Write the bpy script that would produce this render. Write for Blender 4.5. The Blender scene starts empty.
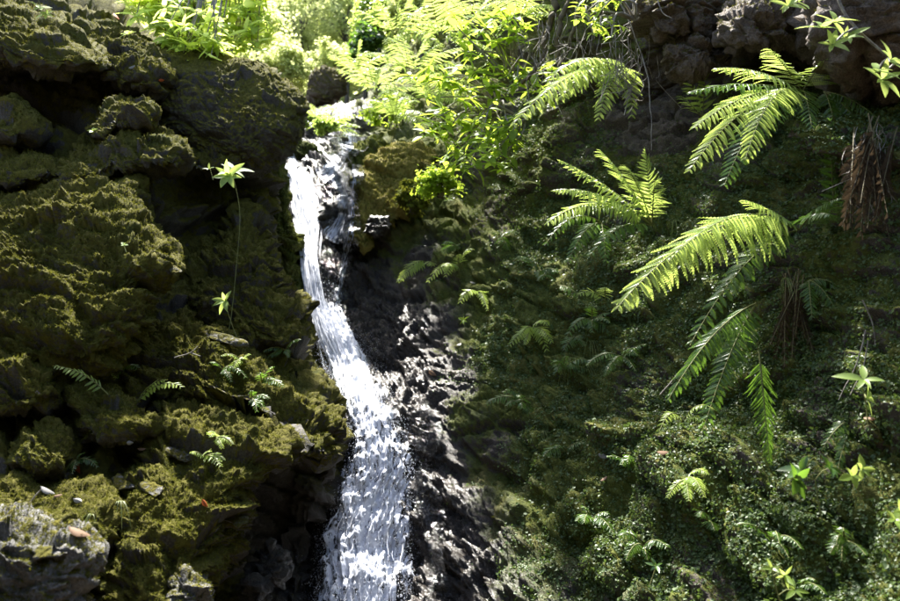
import bpy, math, random
import numpy as np
from mathutils import Vector, Matrix
random.seed(7); rng = np.random.default_rng(7)
D = bpy.data
SC = bpy.context.scene
COL = SC.collection
# ------------------------------------------------------------------ camera, sky, sun, exposure
F = 779.4; CZ = 1.5; PITCH = math.radians(10)
cam = D.objects.new('camera', D.cameras.new('camera')); COL.objects.link(cam)
cam.location = (0, 0, CZ); cam.rotation_euler = (math.radians(90)+PITCH, 0, 0)
cam.data.sensor_width = 36; cam.data.lens = F*36/900; cam.data.clip_end = 500; cam.data.clip_start = .05
cam.data.dof.use_dof = True; cam.data.dof.focus_distance = 4.3; cam.data.dof.aperture_fstop = 2.6
SC.camera = cam
SUN_EL = math.radians(65); SUN_AZ = math.radians(-17)      # azimuth from +Y, negative = left
sd = Vector((math.sin(SUN_AZ)*math.cos(SUN_EL), math.cos(SUN_AZ)*math.cos(SUN_EL), math.sin(SUN_EL)))
W = D.worlds.new('World'); SC.world = W; W.use_nodes = True
nt = W.node_tree
sky = nt.nodes.new('ShaderNodeTexSky'); sky.sky_type = 'NISHITA'; sky.sun_disc = False
sky.sun_elevation = SUN_EL; sky.sun_rotation = SUN_AZ; sky.dust_density = 3.0; sky.air_density = 1.0
bg = nt.nodes['Background']; nt.links.new(sky.outputs[0], bg.inputs[0]); bg.inputs[1].default_value = .082
sun = D.objects.new('sun', D.lights.new('sun', 'SUN')); COL.objects.link(sun)
sun.data.energy = 4.6; sun.data.angle = math.radians(2); sun.data.color = (1, .96, .88)
sun.rotation_euler = (-sd).to_track_quat('-Z', 'Y').to_euler()
SC.view_settings.view_transform = 'Standard'; SC.view_settings.look = 'None'
SC.view_settings.exposure = 2.55; SC.view_settings.gamma = 1
SC.cycles.max_bounces = 6; SC.cycles.transparent_max_bounces = 8

# ------------------------------------------------------------------ numeric helpers
def P(px, py, y):
    """photo pixel at world depth y -> world points"""
    px = np.asarray(px, float); py = np.asarray(py, float); y = np.asarray(y, float)
    u = (px-450)/F; v = (300.5-py)/F
    dy = math.cos(PITCH)-v*math.sin(PITCH); dz = math.sin(PITCH)+v*math.cos(PITCH)
    s = y/dy
    return np.stack(np.broadcast_arrays(u*s, y, CZ+dz*s), -1)
def proj(p):
    y = p[..., 1]; z = p[..., 2]-CZ
    dd = y*math.cos(PITCH)+z*math.sin(PITCH); v = -y*math.sin(PITCH)+z*math.cos(PITCH)
    dd = np.where(dd < .05, .05, dd)
    return 450+F*p[..., 0]/dd, 300.5-F*v/dd
GR = rng.normal(size=(256, 3)); GR /= np.linalg.norm(GR, axis=1)[:, None]
def hsh(i, j, k):
    h = (i*73856093) ^ (j*19349663) ^ (k*83492791)
    h = (h ^ (h >> 13))*1274126177
    return (h ^ (h >> 16)) & 0xffffffff
def perlin(p):
    f = np.floor(p); i = f.astype(np.int64); f = p-f
    w = f*f*f*(f*(f*6-15)+10); out = np.zeros(len(p))
    for a in (0, 1):
        for b in (0, 1):
            for c in (0, 1):
                g = GR[hsh(i[:, 0]+a, i[:, 1]+b, i[:, 2]+c) & 255]
                d = (g*(f-np.array([a, b, c]))).sum(1)
                out += d*(w[:, 0] if a else 1-w[:, 0])*(w[:, 1] if b else 1-w[:, 1])*(w[:, 2] if c else 1-w[:, 2])
    return out*1.6
def fbm(p, sc, o=4, g=.5, ridge=False, off=0.):
    r = np.zeros(len(p)); a = 1.; q = p*sc+off
    for _ in range(o):
        n = perlin(q); r += a*((1-2*np.abs(n)) if ridge else n); a *= g; q = q*2.03+17.3
    return r
def worley(p, sc, off=0., both=False):
    q = p*sc+off; f = np.floor(q); i = f.astype(np.int64); f = q-f
    m = np.full(len(p), 9.); m2 = m.copy(); idm = np.zeros(len(p))
    for a in (-1, 0, 1):
        for b in (-1, 0, 1):
            for c in (-1, 0, 1):
                h = hsh(i[:, 0]+a, i[:, 1]+b, i[:, 2]+c)
                dx = a+(h & 1023)/1023-f[:, 0]; dy = b+((h >> 10) & 1023)/1023-f[:, 1]; dz = c+((h >> 20) & 1023)/1023-f[:, 2]
                d = np.sqrt(dx*dx+dy*dy+dz*dz)
                n = d < m
                m2 = np.where(n, m, np.minimum(m2, d)); idm = np.where(n, (h >> 5) & 255, idm); m = np.where(n, d, m)
    return (m, m2, idm/255.) if both else m
def facets(p, sc, off=0.):
    q = p*sc+off; f = np.floor(q); i = f.astype(np.int64); f = q-f
    m = np.full(len(p), 9.); out = np.zeros(len(p))
    for a in (-1, 0, 1):
        for b in (-1, 0, 1):
            for c in (-1, 0, 1):
                h = hsh(i[:, 0]+a, i[:, 1]+b, i[:, 2]+c)
                dx = a+(h & 1023)/1023-f[:, 0]; dy = b+((h >> 10) & 1023)/1023-f[:, 1]; dz = c+((h >> 20) & 1023)/1023-f[:, 2]
                d = dx*dx+dy*dy+dz*dz; n = d < m; g_ = GR[(h >> 7) & 255]
                out = np.where(n, ((h >> 5) & 255)/255-.5+1.3*(g_[:, 0]*dx+g_[:, 1]*dy+g_[:, 2]*dz), out); m = np.where(n, d, m)
    return out
def normals(v, f):
    if f.shape[1] == 4: n = np.cross(v[f[:, 2]]-v[f[:, 0]], v[f[:, 3]]-v[f[:, 1]])
    else: n = np.cross(v[f[:, 1]]-v[f[:, 0]], v[f[:, 2]]-v[f[:, 0]])
    o = np.stack([sum(np.bincount(f[:, k], n[:, c], len(v)) for k in range(f.shape[1])) for c in range(3)], 1)
    return o/(np.linalg.norm(o, axis=1)[:, None]+1e-12)
def sm(a, b, x):
    t = np.clip((x-a)/(b-a), 0, 1); return t*t*(3-2*t)

def mesh(name, v, f, mat, attrs=None, smooth=True):
    v = np.asarray(v, np.float32); f = np.asarray(f, np.int32); k = f.shape[1]
    m = D.meshes.new(name); m.vertices.add(len(v)); m.vertices.foreach_set('co', v.ravel())
    m.loops.add(f.size); m.loops.foreach_set('vertex_index', f.ravel())
    m.polygons.add(len(f)); m.polygons.foreach_set('loop_start', np.arange(0, f.size, k, dtype=np.int32))
    m.polygons.foreach_set('loop_total', np.full(len(f), k, np.int32))
    m.polygons.foreach_set('use_smooth', np.full(len(f), smooth, bool))
    m.update(calc_edges=True)
    for n, a in (attrs or {}).items():
        t = m.attributes.new(n, 'FLOAT', 'POINT'); t.data.foreach_set('value', np.asarray(a, np.float32))
    if mat: m.materials.append(mat)
    return m
def link(name, me, parent=None, mat=None):
    o = D.objects.new(name, me); COL.objects.link(o)
    if parent: o.parent = parent
    return o
def tag(o, label=None, cat=None, group=None, kind=None):
    if label: o['label'] = label
    if cat: o['category'] = cat
    if group: o['group'] = group
    if kind: o['kind'] = kind
    return o
def empty(name, loc, label, cat, group=None):
    o = D.objects.new(name, None); COL.objects.link(o); o.location = loc; o.empty_display_size = .1
    return tag(o, label, cat, group)
class MB:
    """collects tubes and faces (tris as degenerate-free polygons kept in quads)"""
    def __init__(s): s.v = []; s.f = []; s.n = 0
    def add(s, v, f):
        s.v.append(np.asarray(v, float)); s.f.append(np.asarray(f, int)+s.n); s.n += len(v)
    def tube(s, pts, r, sides=6):
        pts = np.asarray(pts, float); n = len(pts); r = np.broadcast_to(np.asarray(r, float), (n,))
        t = np.gradient(pts, axis=0); t /= np.linalg.norm(t, axis=1)[:, None]+1e-9
        a = np.cross(t, [.31, .2, .93]); a /= np.linalg.norm(a, axis=1)[:, None]+1e-9
        b = np.cross(t, a); th = np.arange(sides)*2*math.pi/sides
        v = pts[:, None]+r[:, None, None]*(a[:, None]*np.cos(th)[:, None]+b[:, None]*np.sin(th)[:, None])
        i = np.arange(n-1)[:, None]*sides; j = np.arange(sides)[None]; j2 = (j+1) % sides
        s.add(v.reshape(-1, 3), np.stack(np.broadcast_arrays(i+j, i+j2, i+sides+j2, i+sides+j), -1).reshape(-1, 4))
    def get(s, org=(0, 0, 0)): return np.concatenate(s.v)-np.asarray(org), np.concatenate(s.f)

# ------------------------------------------------------------------ materials
def mat(name):
    m = D.materials.new(name); m.use_nodes = True; n = m.node_tree; n.nodes.clear(); return m, n
def N(n, t, **k):
    x = n.nodes.new('ShaderNode'+t)
    for a, b in k.items():
        if a.startswith('_'): setattr(x, a[1:], b)
        else: x.inputs[int(a[1:]) if a[1:].isdigit() and a[0] == 'i' else a.replace('__', ' ')].default_value = b
    return x
def ramp(n, src, stops):
    r = n.nodes.new('ShaderNodeValToRGB'); n.links.new(src, r.inputs[0]); e = r.color_ramp.elements
    while len(e) < len(stops): e.new(.5)
    for q, (p, c) in zip(e, stops):
        q.position = p; q.color = (*c, 1) if len(c) == 3 else c
    return r.outputs[0]
def g(x): return (x, x, x)
def mix(n, f, a, b):
    x = n.nodes.new('ShaderNodeMix'); x.data_type = 'RGBA'
    for s, i in ((f, 0), (a, 6), (b, 7)):
        if isinstance(s, (tuple, float, int)): x.inputs[i].default_value = (*s, 1) if isinstance(s, tuple) else s
        else: n.links.new(s, x.inputs[i])
    return x.outputs[2]
def math_(n, op, a, b=0.):
    x = n.nodes.new('ShaderNodeMath'); x.operation = op
    for i, s in enumerate((a, b)):
        if isinstance(s, (int, float)): x.inputs[i].default_value = s
        else: n.links.new(s, x.inputs[i])
    return x.outputs[0]
def noise(n, co, sc, det=4, rough=.6):
    x = N(n, 'TexNoise', Scale=sc, Detail=det, Roughness=rough); n.links.new(co, x.inputs[0]); return x.outputs[0]

def rockmat(name, r1, r2, m1, m2, m3, rough=.75, wetrough=.20, bump=.6):
    m, n = mat(name); L = n.links.new
    co = N(n, 'TexCoord').outputs[3]
    geo = N(n, 'NewGeometry').outputs[0]
    moss = N(n, 'Attribute', _attribute_name='moss').outputs[2]
    wet = N(n, 'Attribute', _attribute_name='wet').outputs[2]
    na = noise(n, geo, 4, 6, .65); nb = noise(n, geo, 30, 5, .7); nc = noise(n, geo, 110, 3, .7)
    v = N(n, 'TexVoronoi', Scale=55.); L(geo, v.inputs[0]); vo = v.outputs[0]
    rock = mix(n, ramp(n, math_(n, 'ADD', math_(n, 'MULTIPLY', na, .6), math_(n, 'MULTIPLY', nb, .4)), [(.35, g(0)), (.65, g(1))]), r1, r2)
    rock = mix(n, ramp(n, nc, [(.45, g(0)), (.75, g(.6))]), rock, tuple(x*1.9+.02 for x in r2))
    mo = mix(n, ramp(n, nb, [(.38, g(0)), (.62, g(1))]), m1, m2)
    mo = mix(n, ramp(n, na, [(.52, g(0)), (.68, g(1))]), mo, m3)
    k = math_(n, 'ADD', moss, math_(n, 'MULTIPLY', math_(n, 'SUBTRACT', nb, .5), 1.6))
    k = ramp(n, k, [(.42, g(0)), (.58, g(1))])
    col = mix(n, k, rock, mo)
    col = mix(n, math_(n, 'MULTIPLY', wet, .68), col, (.022, .019, .016))
    b = N(n, 'BsdfPrincipled'); L(col, b.inputs['Base Color'])
    ro = mix(n, wet, mix(n, k, (rough,)*3, (.95,)*3), mix(n, nb, (wetrough*.5,)*3, (wetrough*2.2,)*3)); L(ro, b.inputs['Roughness'])
    L(mix(n, wet, mix(n, k, (.4,)*3, (.1,)*3), (.5,)*3), b.inputs['Specular IOR Level'])
    h = math_(n, 'ADD', math_(n, 'MULTIPLY', nb, 1.), math_(n, 'ADD', math_(n, 'MULTIPLY', nc, .5), math_(n, 'MULTIPLY', vo, -.12)))
    nw = noise(n, geo, 75, 6, .75)
    h = math_(n, 'ADD', h, math_(n, 'MULTIPLY', math_(n, 'MULTIPLY', wet, nw), 1.5))
    bp = N(n, 'Bump', Strength=bump, Distance=.03); L(h, bp.inputs['Height']); L(bp.outputs[0], b.inputs['Normal'])
    o = N(n, 'OutputMaterial'); L(b.outputs[0], o.inputs[0]); return m
M_LEFT = rockmat('moss_rock', (.014, .012, .009), (.050, .044, .034), (.046, .042, .009), (.090, .084, .016), (.045, .050, .012))
M_RIGHT = rockmat('green_rock', (.020, .015, .011), (.065, .050, .038), (.046, .058, .014), (.090, .102, .024), (.112, .105, .030))
M_BROWN = rockmat('brown_rock', (.034, .025, .017), (.120, .092, .066), (.050, .045, .012), (.080, .065, .015), (.06, .05, .02), bump=.8)
M_OCHRE = rockmat('ochre_moss_rock', (.10, .08, .05), (.20, .17, .12), (.13, .105, .025), (.20, .165, .045), (.12, .12, .03), bump=.5)
M_PALE = rockmat('pale_rock', (.036, .034, .032), (.125, .122, .115), (.060, .055, .010), (.100, .090, .015), (.05, .05, .01), bump=.8)

def leafmat(name, c1, c2, tr, gloss=.35, tmix=.45, spec=.5):
    m, n = mat(name); L = n.links.new
    geo = N(n, 'NewGeometry').outputs[0]
    oi = N(n, 'ObjectInfo').outputs['Random']
    nz = noise(n, geo, 9, 3, .6); n2 = noise(n, geo, 60, 2, .6)
    f = math_(n, 'ADD', math_(n, 'MULTIPLY', nz, .8), math_(n, 'ADD', math_(n, 'MULTIPLY', n2, .4), math_(n, 'MULTIPLY', oi, .25)))
    f = ramp(n, f, [(.45, g(0)), (.95, g(1))])
    c = mix(n, f, c1, c2)
    b = N(n, 'BsdfPrincipled', Roughness=gloss); L(c, b.inputs['Base Color']); b.inputs['Specular IOR Level'].default_value = spec
    t = N(n, 'BsdfTranslucent'); L(mix(n, f, tr, tuple(min(1, x*1.25) for x in tr)), t.inputs[0])
    s = N(n, 'MixShader', Fac=tmix); L(b.outputs[0], s.inputs[1]); L(t.outputs[0], s.inputs[2])
    o = N(n, 'OutputMaterial'); L(s.outputs[0], o.inputs[0]); return m
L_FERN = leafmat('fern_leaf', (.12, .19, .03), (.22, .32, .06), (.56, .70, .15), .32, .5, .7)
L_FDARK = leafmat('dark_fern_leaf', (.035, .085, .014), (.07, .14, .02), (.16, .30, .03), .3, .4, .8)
L_SHRUB = leafmat('shrub_leaf', (.11, .18, .02), (.18, .28, .035), (.46, .60, .06), .55, .55, .22)
L_BACK = leafmat('far_leaf', (.30, .35, .12), (.44, .48, .22), (.70, .76, .32), .6, .5, .2)  # paled leaves: the bright haze of the distance is put into their colour
L_BRIGHT = leafmat('maple_leaf', (.15, .24, .05), (.22, .32, .09), (.50, .62, .15), .55, .5, .2)
L_MAPLE = leafmat('glow_painted_maple_leaf', (.22, .32, .06), (.30, .40, .10), (.72, .86, .20), .6, .6, .15)  # lighter copy of the maple leaf, sun glow put into its colour
L_COVER = leafmat('creeper_leaf', (.030, .056, .016), (.072, .115, .036), (.11, .17, .03), .5, .25, .35)
L_MOSS = leafmat('moss_blade', (.058, .064, .012), (.122, .132, .026), (.15, .15, .02), .9, .25, .05)
L_GMOSS = leafmat('green_moss_blade', (.050, .066, .013), (.105, .128, .024), (.16, .17, .02), .9, .25, .05)
L_DEAD = leafmat('dead_frond', (.035, .024, .014), (.075, .052, .030), (.05, .035, .02), .8, .25, .1)
L_DRY = leafmat('dry_leaf', (.16, .09, .05), (.26, .17, .11), (.15, .09, .05), .7, .2, .2)
L_ORANGE = leafmat('orange_leaf', (.28, .06, .015), (.38, .09, .02), (.2, .05, .02), .7, .2, .2)
L_GREY = leafmat('grey_leaf', (.17, .16, .145), (.25, .24, .23), (.2, .2, .18), .6, .15, .3)
L_GRASS = leafmat('grass_blade', (.12, .17, .05), (.26, .28, .12), (.25, .3, .06), .5, .3, .4)
def bark(name, c1, c2):
    m, n = mat(name); L = n.links.new; geo = N(n, 'NewGeometry').outputs[0]
    nz = noise(n, geo, 25, 5, .7)
    b = N(n, 'BsdfPrincipled', Roughness=.8); L(mix(n, ramp(n, nz, [(.35, g(0)), (.65, g(1))]), c1, c2), b.inputs['Base Color'])
    bp = N(n, 'Bump', Strength=.6, Distance=.01); L(nz, bp.inputs['Height']); L(bp.outputs[0], b.inputs['Normal'])
    o = N(n, 'OutputMaterial'); L(b.outputs[0], o.inputs[0]); return m
B_STEM = bark('green_stem', (.10, .12, .03), (.17, .17, .05))
B_TWIG = bark('twig_bark', (.10, .085, .07), (.28, .26, .23))
B_ROOT = bark('mossy_root', (.05, .035, .018), (.10, .085, .02))
B_TRUNK = bark('trunk_bark', (.05, .04, .03), (.13, .11, .08))

def watermat():
    m, n = mat('falling_water'); L = n.links.new
    fl = N(n, 'Attribute', _attribute_name='flow').outputs[2]; ac = N(n, 'Attribute', _attribute_name='across').outputs[2]
    fo = N(n, 'Attribute', _attribute_name='foam').outputs[2]
    cb = N(n, 'CombineXYZ'); L(math_(n, 'MULTIPLY', fl, 7.), cb.inputs[0]); L(math_(n, 'MULTIPLY', ac, 15), cb.inputs[1])
    a = noise(n, cb.outputs[0], 1.6, 6, .75)
    cb2 = N(n, 'CombineXYZ'); L(math_(n, 'MULTIPLY', fl, 14.), cb2.inputs[0]); L(math_(n, 'MULTIPLY', ac, 60), cb2.inputs[1])
    b2 = noise(n, cb2.outputs[0], 1., 4, .7)
    k = math_(n, 'ADD', math_(n, 'MULTIPLY', a, .6), math_(n, 'MULTIPLY', b2, .4))
    vm = N(n, 'VectorMath', _operation='MULTIPLY'); L(N(n, 'NewGeometry').outputs[0], vm.inputs[0]); vm.inputs[1].default_value = (1, .6, .38)
    n3 = noise(n, vm.outputs[0], 34., 6, .8)
    lw_ = N(n, 'Attribute', _attribute_name='low').outputs[2]
    k = math_(n, 'ADD', k, math_(n, 'MULTIPLY', lw_, math_(n, 'SUBTRACT', math_(n, 'MULTIPLY', n3, 1.2), .655)))
    k = math_(n, 'ADD', k, math_(n, 'SUBTRACT', fo, .5))
    k = ramp(n, k, [(.47, g(0)), (.56, g(1))])
    w = N(n, 'BsdfPrincipled', Roughness=.35); w.inputs['Base Color'].default_value = (.52, .55, .63, 1)
    w.inputs['Subsurface Weight'].default_value = 0
    gl = N(n, 'BsdfGlass', IOR=1.33, Roughness=.05)
    tr = N(n, 'BsdfTransparent'); gg = N(n, 'BsdfGlossy', Roughness=.08)
    lw = N(n, 'LayerWeight', Blend=.25)
    s0 = N(n, 'MixShader'); L(lw.outputs[0], s0.inputs[0]); L(tr.outputs[0], s0.inputs[1]); L(gg.outputs[0], s0.inputs[2])
    bp = N(n, 'Bump', Strength=.4, Distance=.02); L(math_(n, 'ADD', a, b2), bp.inputs['Height'])
    for q in (w, gg, lw): L(bp.outputs[0], q.inputs['Normal'])
    s = N(n, 'MixShader'); L(k, s.inputs[0]); L(s0.outputs[0], s.inputs[1]); L(w.outputs[0], s.inputs[2])
    o = N(n, 'OutputMaterial'); L(s.outputs[0], o.inputs[0]); return m
M_WATER = watermat()
m, n = mat('foam'); b = N(n, 'BsdfPrincipled', Roughness=.4); b.inputs['Base Color'].default_value = (.62, .65, .74, 1)
tt = N(n, 'BsdfTranslucent'); tt.inputs[0].default_value = (.85, .88, .95, 1); s = N(n, 'MixShader', Fac=.35)
n.links.new(b.outputs[0], s.inputs[1]); n.links.new(tt.outputs[0], s.inputs[2])
o = N(n, 'OutputMaterial'); n.links.new(s.outputs[0], o.inputs[0]); M_FOAM = m

# ------------------------------------------------------------------ rock surfaces
SURF = []       # dicts: v, n, moss, wet, tag  for placing things on
BED = np.array([.42, -.25, .87])      # the beds of the rock dip down to the right
def displace(v, n, big=.12, mid=.05, cush=.03, seed=0., strata=0., frac=0., fac=0.):
    q = v.copy()
    w = np.stack([fbm(q, .9, 2, off=seed+k*9.1) for k in range(3)], 1)*.18
    qq = q+w; d = big*fbm(qq, 1.1, 3, off=seed)
    flat = qq*np.array([1, 1, 1.6])+(qq@BED)[:, None]*BED*1.2
    m1, m2, idc = worley(flat, 2.2, seed, True)
    d += mid*((idc-.5)*1.8*sm(0, .35, (m2-m1)*3))-mid*.8*sm(.12, 0, m2-m1)
    if fac: d += fac*facets(flat, 4.5, seed)+fac*.45*facets(flat, 12, seed+2)+fac*.15*facets(flat, 30, seed+2)
    t = qq@BED+.10*fbm(q, 1.7, 3, off=seed)
    if strata:
        for fr_, am in ((2.6, 1.), (8.3, .22)):
            s_ = t*fr_+.3*fbm(q, 1.3, 2, off=seed+fr_); s_ = s_-np.floor(s_)
            d += strata*am*(sm(0, .12, s_)*(1-s_)*1.5-.5)*(.4+.9*sm(-.3, .4, fbm(q, 1.5, 2, off=fr_)))
    d += mid*.35*fbm(q, 6, 4, .55, True, off=seed)
    c = worley(q+w*.1, 21, seed+5); c2 = worley(q+w*.2, 46, seed+7)
    pt = .25+.95*sm(-.3, .4, fbm(q, 2.3, 2, off=seed+4))
    d += cush*pt*(1.3*(.75-c)+.8*(.7-c2))+cush*.4*fbm(q, 70, 2)
    if frac: d += frac*(fbm(q*np.array([1, 1, 1.8]), 5, 5, .6, True, off=seed)*.5+.5*fbm(q, 14, 3, .6, True))
    d -= np.median(d)
    return v+n*d[:, None]
def grid_faces(r, c):
    i = np.arange(r-1)[:, None]*c+np.arange(c-1)[None]
    return np.stack([i, i+c, i+c+1, i+1], -1).reshape(-1, 4)
def cr(a, t):
    """catmull-rom along axis 0"""
    n = len(a); x = t*(n-1); i = np.clip(x.astype(int), 0, n-2); f = (x-i).reshape((-1,)+(1,)*(a.ndim-1))
    g_ = lambda k: a[np.clip(k, 0, n-1)]
    p0, p1, p2, p3 = g_(i-1), g_(i), g_(i+1), g_(i+2)
    return .5*((2*p1)+(-p0+p2)*f+(2*p0-5*p1+4*p2-p3)*f*f+(-p0+3*p1-3*p2+p3)*f**3)
def sheet(ctrl, nr, nc):
    c = np.asarray(ctrl, float); c = cr(c, np.linspace(0, 1, nr))
    c = cr(c.transpose(1, 0, 2), np.linspace(0, 1, nc)).transpose(1, 0, 2).reshape(-1, 3)
    return P(c[:, 0], c[:, 1], c[:, 2]), grid_faces(nr, nc)

def ico(sub):
    """cube sphere; sub picks the fineness"""
    m = {7: 86, 6: 47, 5: 27, 4: 16}[sub]; t = np.tan(np.linspace(-1, 1, m+1)*math.pi/4); vs_, fs_ = [], []
    A_, B_ = [x.ravel() for x in np.meshgrid(t, t, indexing='ij')]; O_ = np.ones_like(A_); f0 = grid_faces(m+1, m+1); b_ = 0
    for q in ((A_, B_, O_), (B_, A_, -O_), (O_, A_, B_), (-O_, B_, A_), (B_, O_, A_), (A_, -O_, B_)):
        vs_.append(np.stack(q, 1)); fs_.append(f0+b_); b_ += len(A_)
    v = np.concatenate(vs_); v /= np.linalg.norm(v, axis=1)[:, None]; f = np.concatenate(fs_)
    key = np.round(v, 5)+0.; _, idx, inv = np.unique(key, axis=0, return_index=True, return_inverse=True)
    return v[idx], inv.ravel()[f]
ICO = {}
def blob(name, outline, d0, T, tilt, mt, label, cat='boulder', sub=6, e=.6, big=.06, mid=.04, cush=.02, mossk=1., wet=0., seed=None, group=None, mossoff=0., twist=0., dens=1., strata=.052, fac=None):
    if sub not in ICO: ICO[sub] = ico(sub)
    v0, f = ICO[sub]; v0 = v0.copy()
    k = .55; c = -v0[:, 1]                    # c: towards the camera
    c2 = (c+k)/(1+k*c)
    s0 = np.sqrt(np.clip(1-c*c, 1e-12, 1)); s2 = np.sqrt(np.clip(1-c2*c2, 0, 1))
    dx = v0[:, 0]/s0; dz = v0[:, 2]/s0
    o = np.asarray(outline, float)
    a = np.roll(o, -1, 0); cr_ = o[:, 0]*a[:, 1]-a[:, 0]*o[:, 1]; A = cr_.sum()/2
    cx, cy = ((o+a)*cr_[:, None]).sum(0)/(6*A)
    dense = np.concatenate([o+(a-o)*t for t in np.linspace(0, 1, 14, endpoint=False)])
    th = np.arctan2(-(dense[:, 1]-cy), dense[:, 0]-cx); R = np.hypot(dense[:, 0]-cx, dense[:, 1]-cy)
    i = np.argsort(th); th = th[i]; R = R[i]
    tt = np.arctan2(dz, dx); RR = np.interp(tt, np.r_[th-2*math.pi, th, th+2*math.pi], np.r_[R, R, R])
    pw_ = 2/e; q_ = (s2**pw_+np.abs(c2)**pw_)**(1/pw_); rho = s2/q_; zz = c2/q_
    px = cx+RR*rho*dx; py = cy-RR*rho*dz
    y = d0-T*zz+tilt*(cy-py)/F*d0+twist*(px-cx)/F*d0
    v = P(px, py, y); n = normals(v, f)
    if (n*(v-v.mean(0))).sum() < 0: f = f[:, ::-1]; n = -n
    v = displace(v, n, big, mid, cush, seed if seed is not None else cx*.13+cy*.07, strata=0. if name == 'rock_plate' or mt in (M_BROWN, M_PALE) else strata, frac=0. if name == 'rock_plate' else .012, fac=fac if fac is not None else .006 if name == 'rock_plate' else .035 if mt is M_BROWN else .035 if mt is M_PALE else .03)
    n = normals(v, f)
    ms = mossk*(.36+.62*sm(-.4, .4, n[:, 2]+.3*fbm(v, 3, 3)))+mossoff
    we = np.full(len(v), float(wet))
    org = P(cx, cy, d0)
    o_ = link(name, mesh(name, v-org, f, mt, dict(moss=ms, wet=we))); o_.location = org
    tag(o_, label, cat, group)
    SURF.append(dict(v=v, n=n, moss=ms, wet=we, obj=o_, org=org, kind='b', f=f, dens=dens))
    return o_

# right wall ----------------------------------------------------
PXC = [255, 300, 350, 400, 450, 500, 560, 630, 700, 800, 900, 1020]
ROWS = [(-110, [30, 28, 24, 17, 12, 8.6, 6.4, 5.2, 4.7, 4.1, 3.7, 3.3]),
        (-40, [27, 24, 20, 15, 11, 8.2, 6.2, 5.2, 4.7, 4.2, 3.7, 3.3]),
        (40, [22, 19, 16, 12.5, 9.6, 7.8, 6.2, 5.4, 5.1, 4.6, 4.0, 3.4]),
        (100, [15, 14, 12.8, 10.5, 8.8, 7.4, 6.3, 5.7, 5.3, 4.5, 3.9, 3.3]),
        (140, [11, 10.6, 10.0, 9.0, 8.1, 7.0, 6.0, 5.5, 4.9, 4.2, 3.6, 3.2]),
        (165, [9.0, 8.8, 8.6, 8.2, 7.5, 6.7, 5.8, 5.2, 4.7, 4.05, 3.5, 3.1]),
        (220, [8.2, 8.0, 7.8, 7.4, 6.9, 6.3, 5.6, 5.0, 4.5, 3.9, 3.4, 3.0]),
        (300, [7.4, 7.2, 7.0, 6.7, 6.3, 5.8, 5.2, 4.7, 4.25, 3.7, 3.2, 2.9]),
        (370, [6.9, 6.7, 6.5, 6.2, 5.7, 5.3, 4.9, 4.45, 4.0, 3.5, 3.05, 2.75]),
        (420, [6.1, 5.95, 5.8, 5.55, 5.2, 4.95, 4.6, 4.2, 3.8, 3.3, 2.95, 2.65]),
        (500, [5.5, 5.4, 5.3, 5.1, 4.8, 4.55, 4.2, 3.85, 3.5, 3.1, 2.75, 2.5]),
        (600, [5.0, 4.9, 4.8, 4.6, 4.35, 4.1, 3.8, 3.5, 3.2, 2.85, 2.55, 2.35]),
        (720, [4.4, 4.3, 4.2, 4.0, 3.8, 3.6, 3.3, 3.0, 2.8, 2.5, 2.3, 2.1])]
ctrl = [[[x, py, d] for x, d in zip(PXC, ds)] for py, ds in ROWS]
for i_, (pl, p4, p45, dl, d4) in enumerate(((103, 30, -60, 34, 22), (107, 52, -10, 24, 16), (111, 78, 45, 17, 12.5), (118, 106, 100, 13, 10.2))):
    for j_ in range(3): ctrl[i_][j_][1] = pl-2*j_; ctrl[i_][j_][2] = dl-j_*1.2
    ctrl[i_][3][1] = p4; ctrl[i_][3][2] = d4; ctrl[i_][4][1] = p45
v, f = sheet(ctrl, 540, 480)
n = normals(v, f)
if n[:, 1].mean() > 0: f = f[:, ::-1]; n = -n
X0, Y0 = proj(v)
near = sm(8.5, 6.5, v[:, 1])
wetc = np.interp(Y0, [100, 200, 260, 330, 400, 470, 520, 600], [330, 335, 350, 350, 380, 410, 410, 410])
wete = np.interp(Y0, [100, 160, 200, 260, 330, 400, 470, 520, 600], [350, 375, 370, 410, 440, 440, 480, 500, 520])
vd = displace(v, n, .12, .05, .016, 4., .03, fac=.02)
vs = displace(v, n, .10, .04, .003, 8., .045, frac=.006, fac=.045)
vs += n*(.008*fbm(v, 40, 3, .7, True))[:, None]
kw = sm(48, -40, X0-wete+45*fbm(v, 3., 4))[:, None]
v = vd*(1-kw)+vs*kw
n = normals(v, f); X0, Y0 = proj(v)
wet = np.clip(kw[:, 0]*1.1, 0, 1)
lo = sm(520, 600, Y0)*sm(680, 560, X0)*sm(.0, .5, fbm(v, 3, 3)+.3)
wet = np.maximum(wet, lo*.9)
ms = .62+.5*fbm(v, 1.6, 3)+.35*n[:, 2]-.75*wet
ms += .6*sm(70, 0, np.abs(X0-405))*sm(270, 200, Y0)+.3*sm(420, 480, X0)*sm(640, 580, X0)*sm(200, 280, Y0)
gap = sm(60, 20, np.hypot((X0-430)/1.2, Y0-370))       # gravelly pale pocket
ms -= gap*.6
ms -= .8*sm(70, 35, np.hypot((X0-655), (Y0-110)*1.1))  # moss thinned in the hollow to darken it, shade put into the colour
cliff = link('cliff', mesh('cliff', v, f, M_RIGHT, dict(moss=ms, wet=wet))); tag(cliff, 'wet rock wall of the gorge under moss and creeping plants', kind='structure')
WALL = dict(v=v, n=n, moss=ms, wet=wet, obj=cliff, org=np.zeros(3), kind='w', f=f, X=X0, Y=Y0, dens=1.)
SURF.append(WALL)

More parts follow.
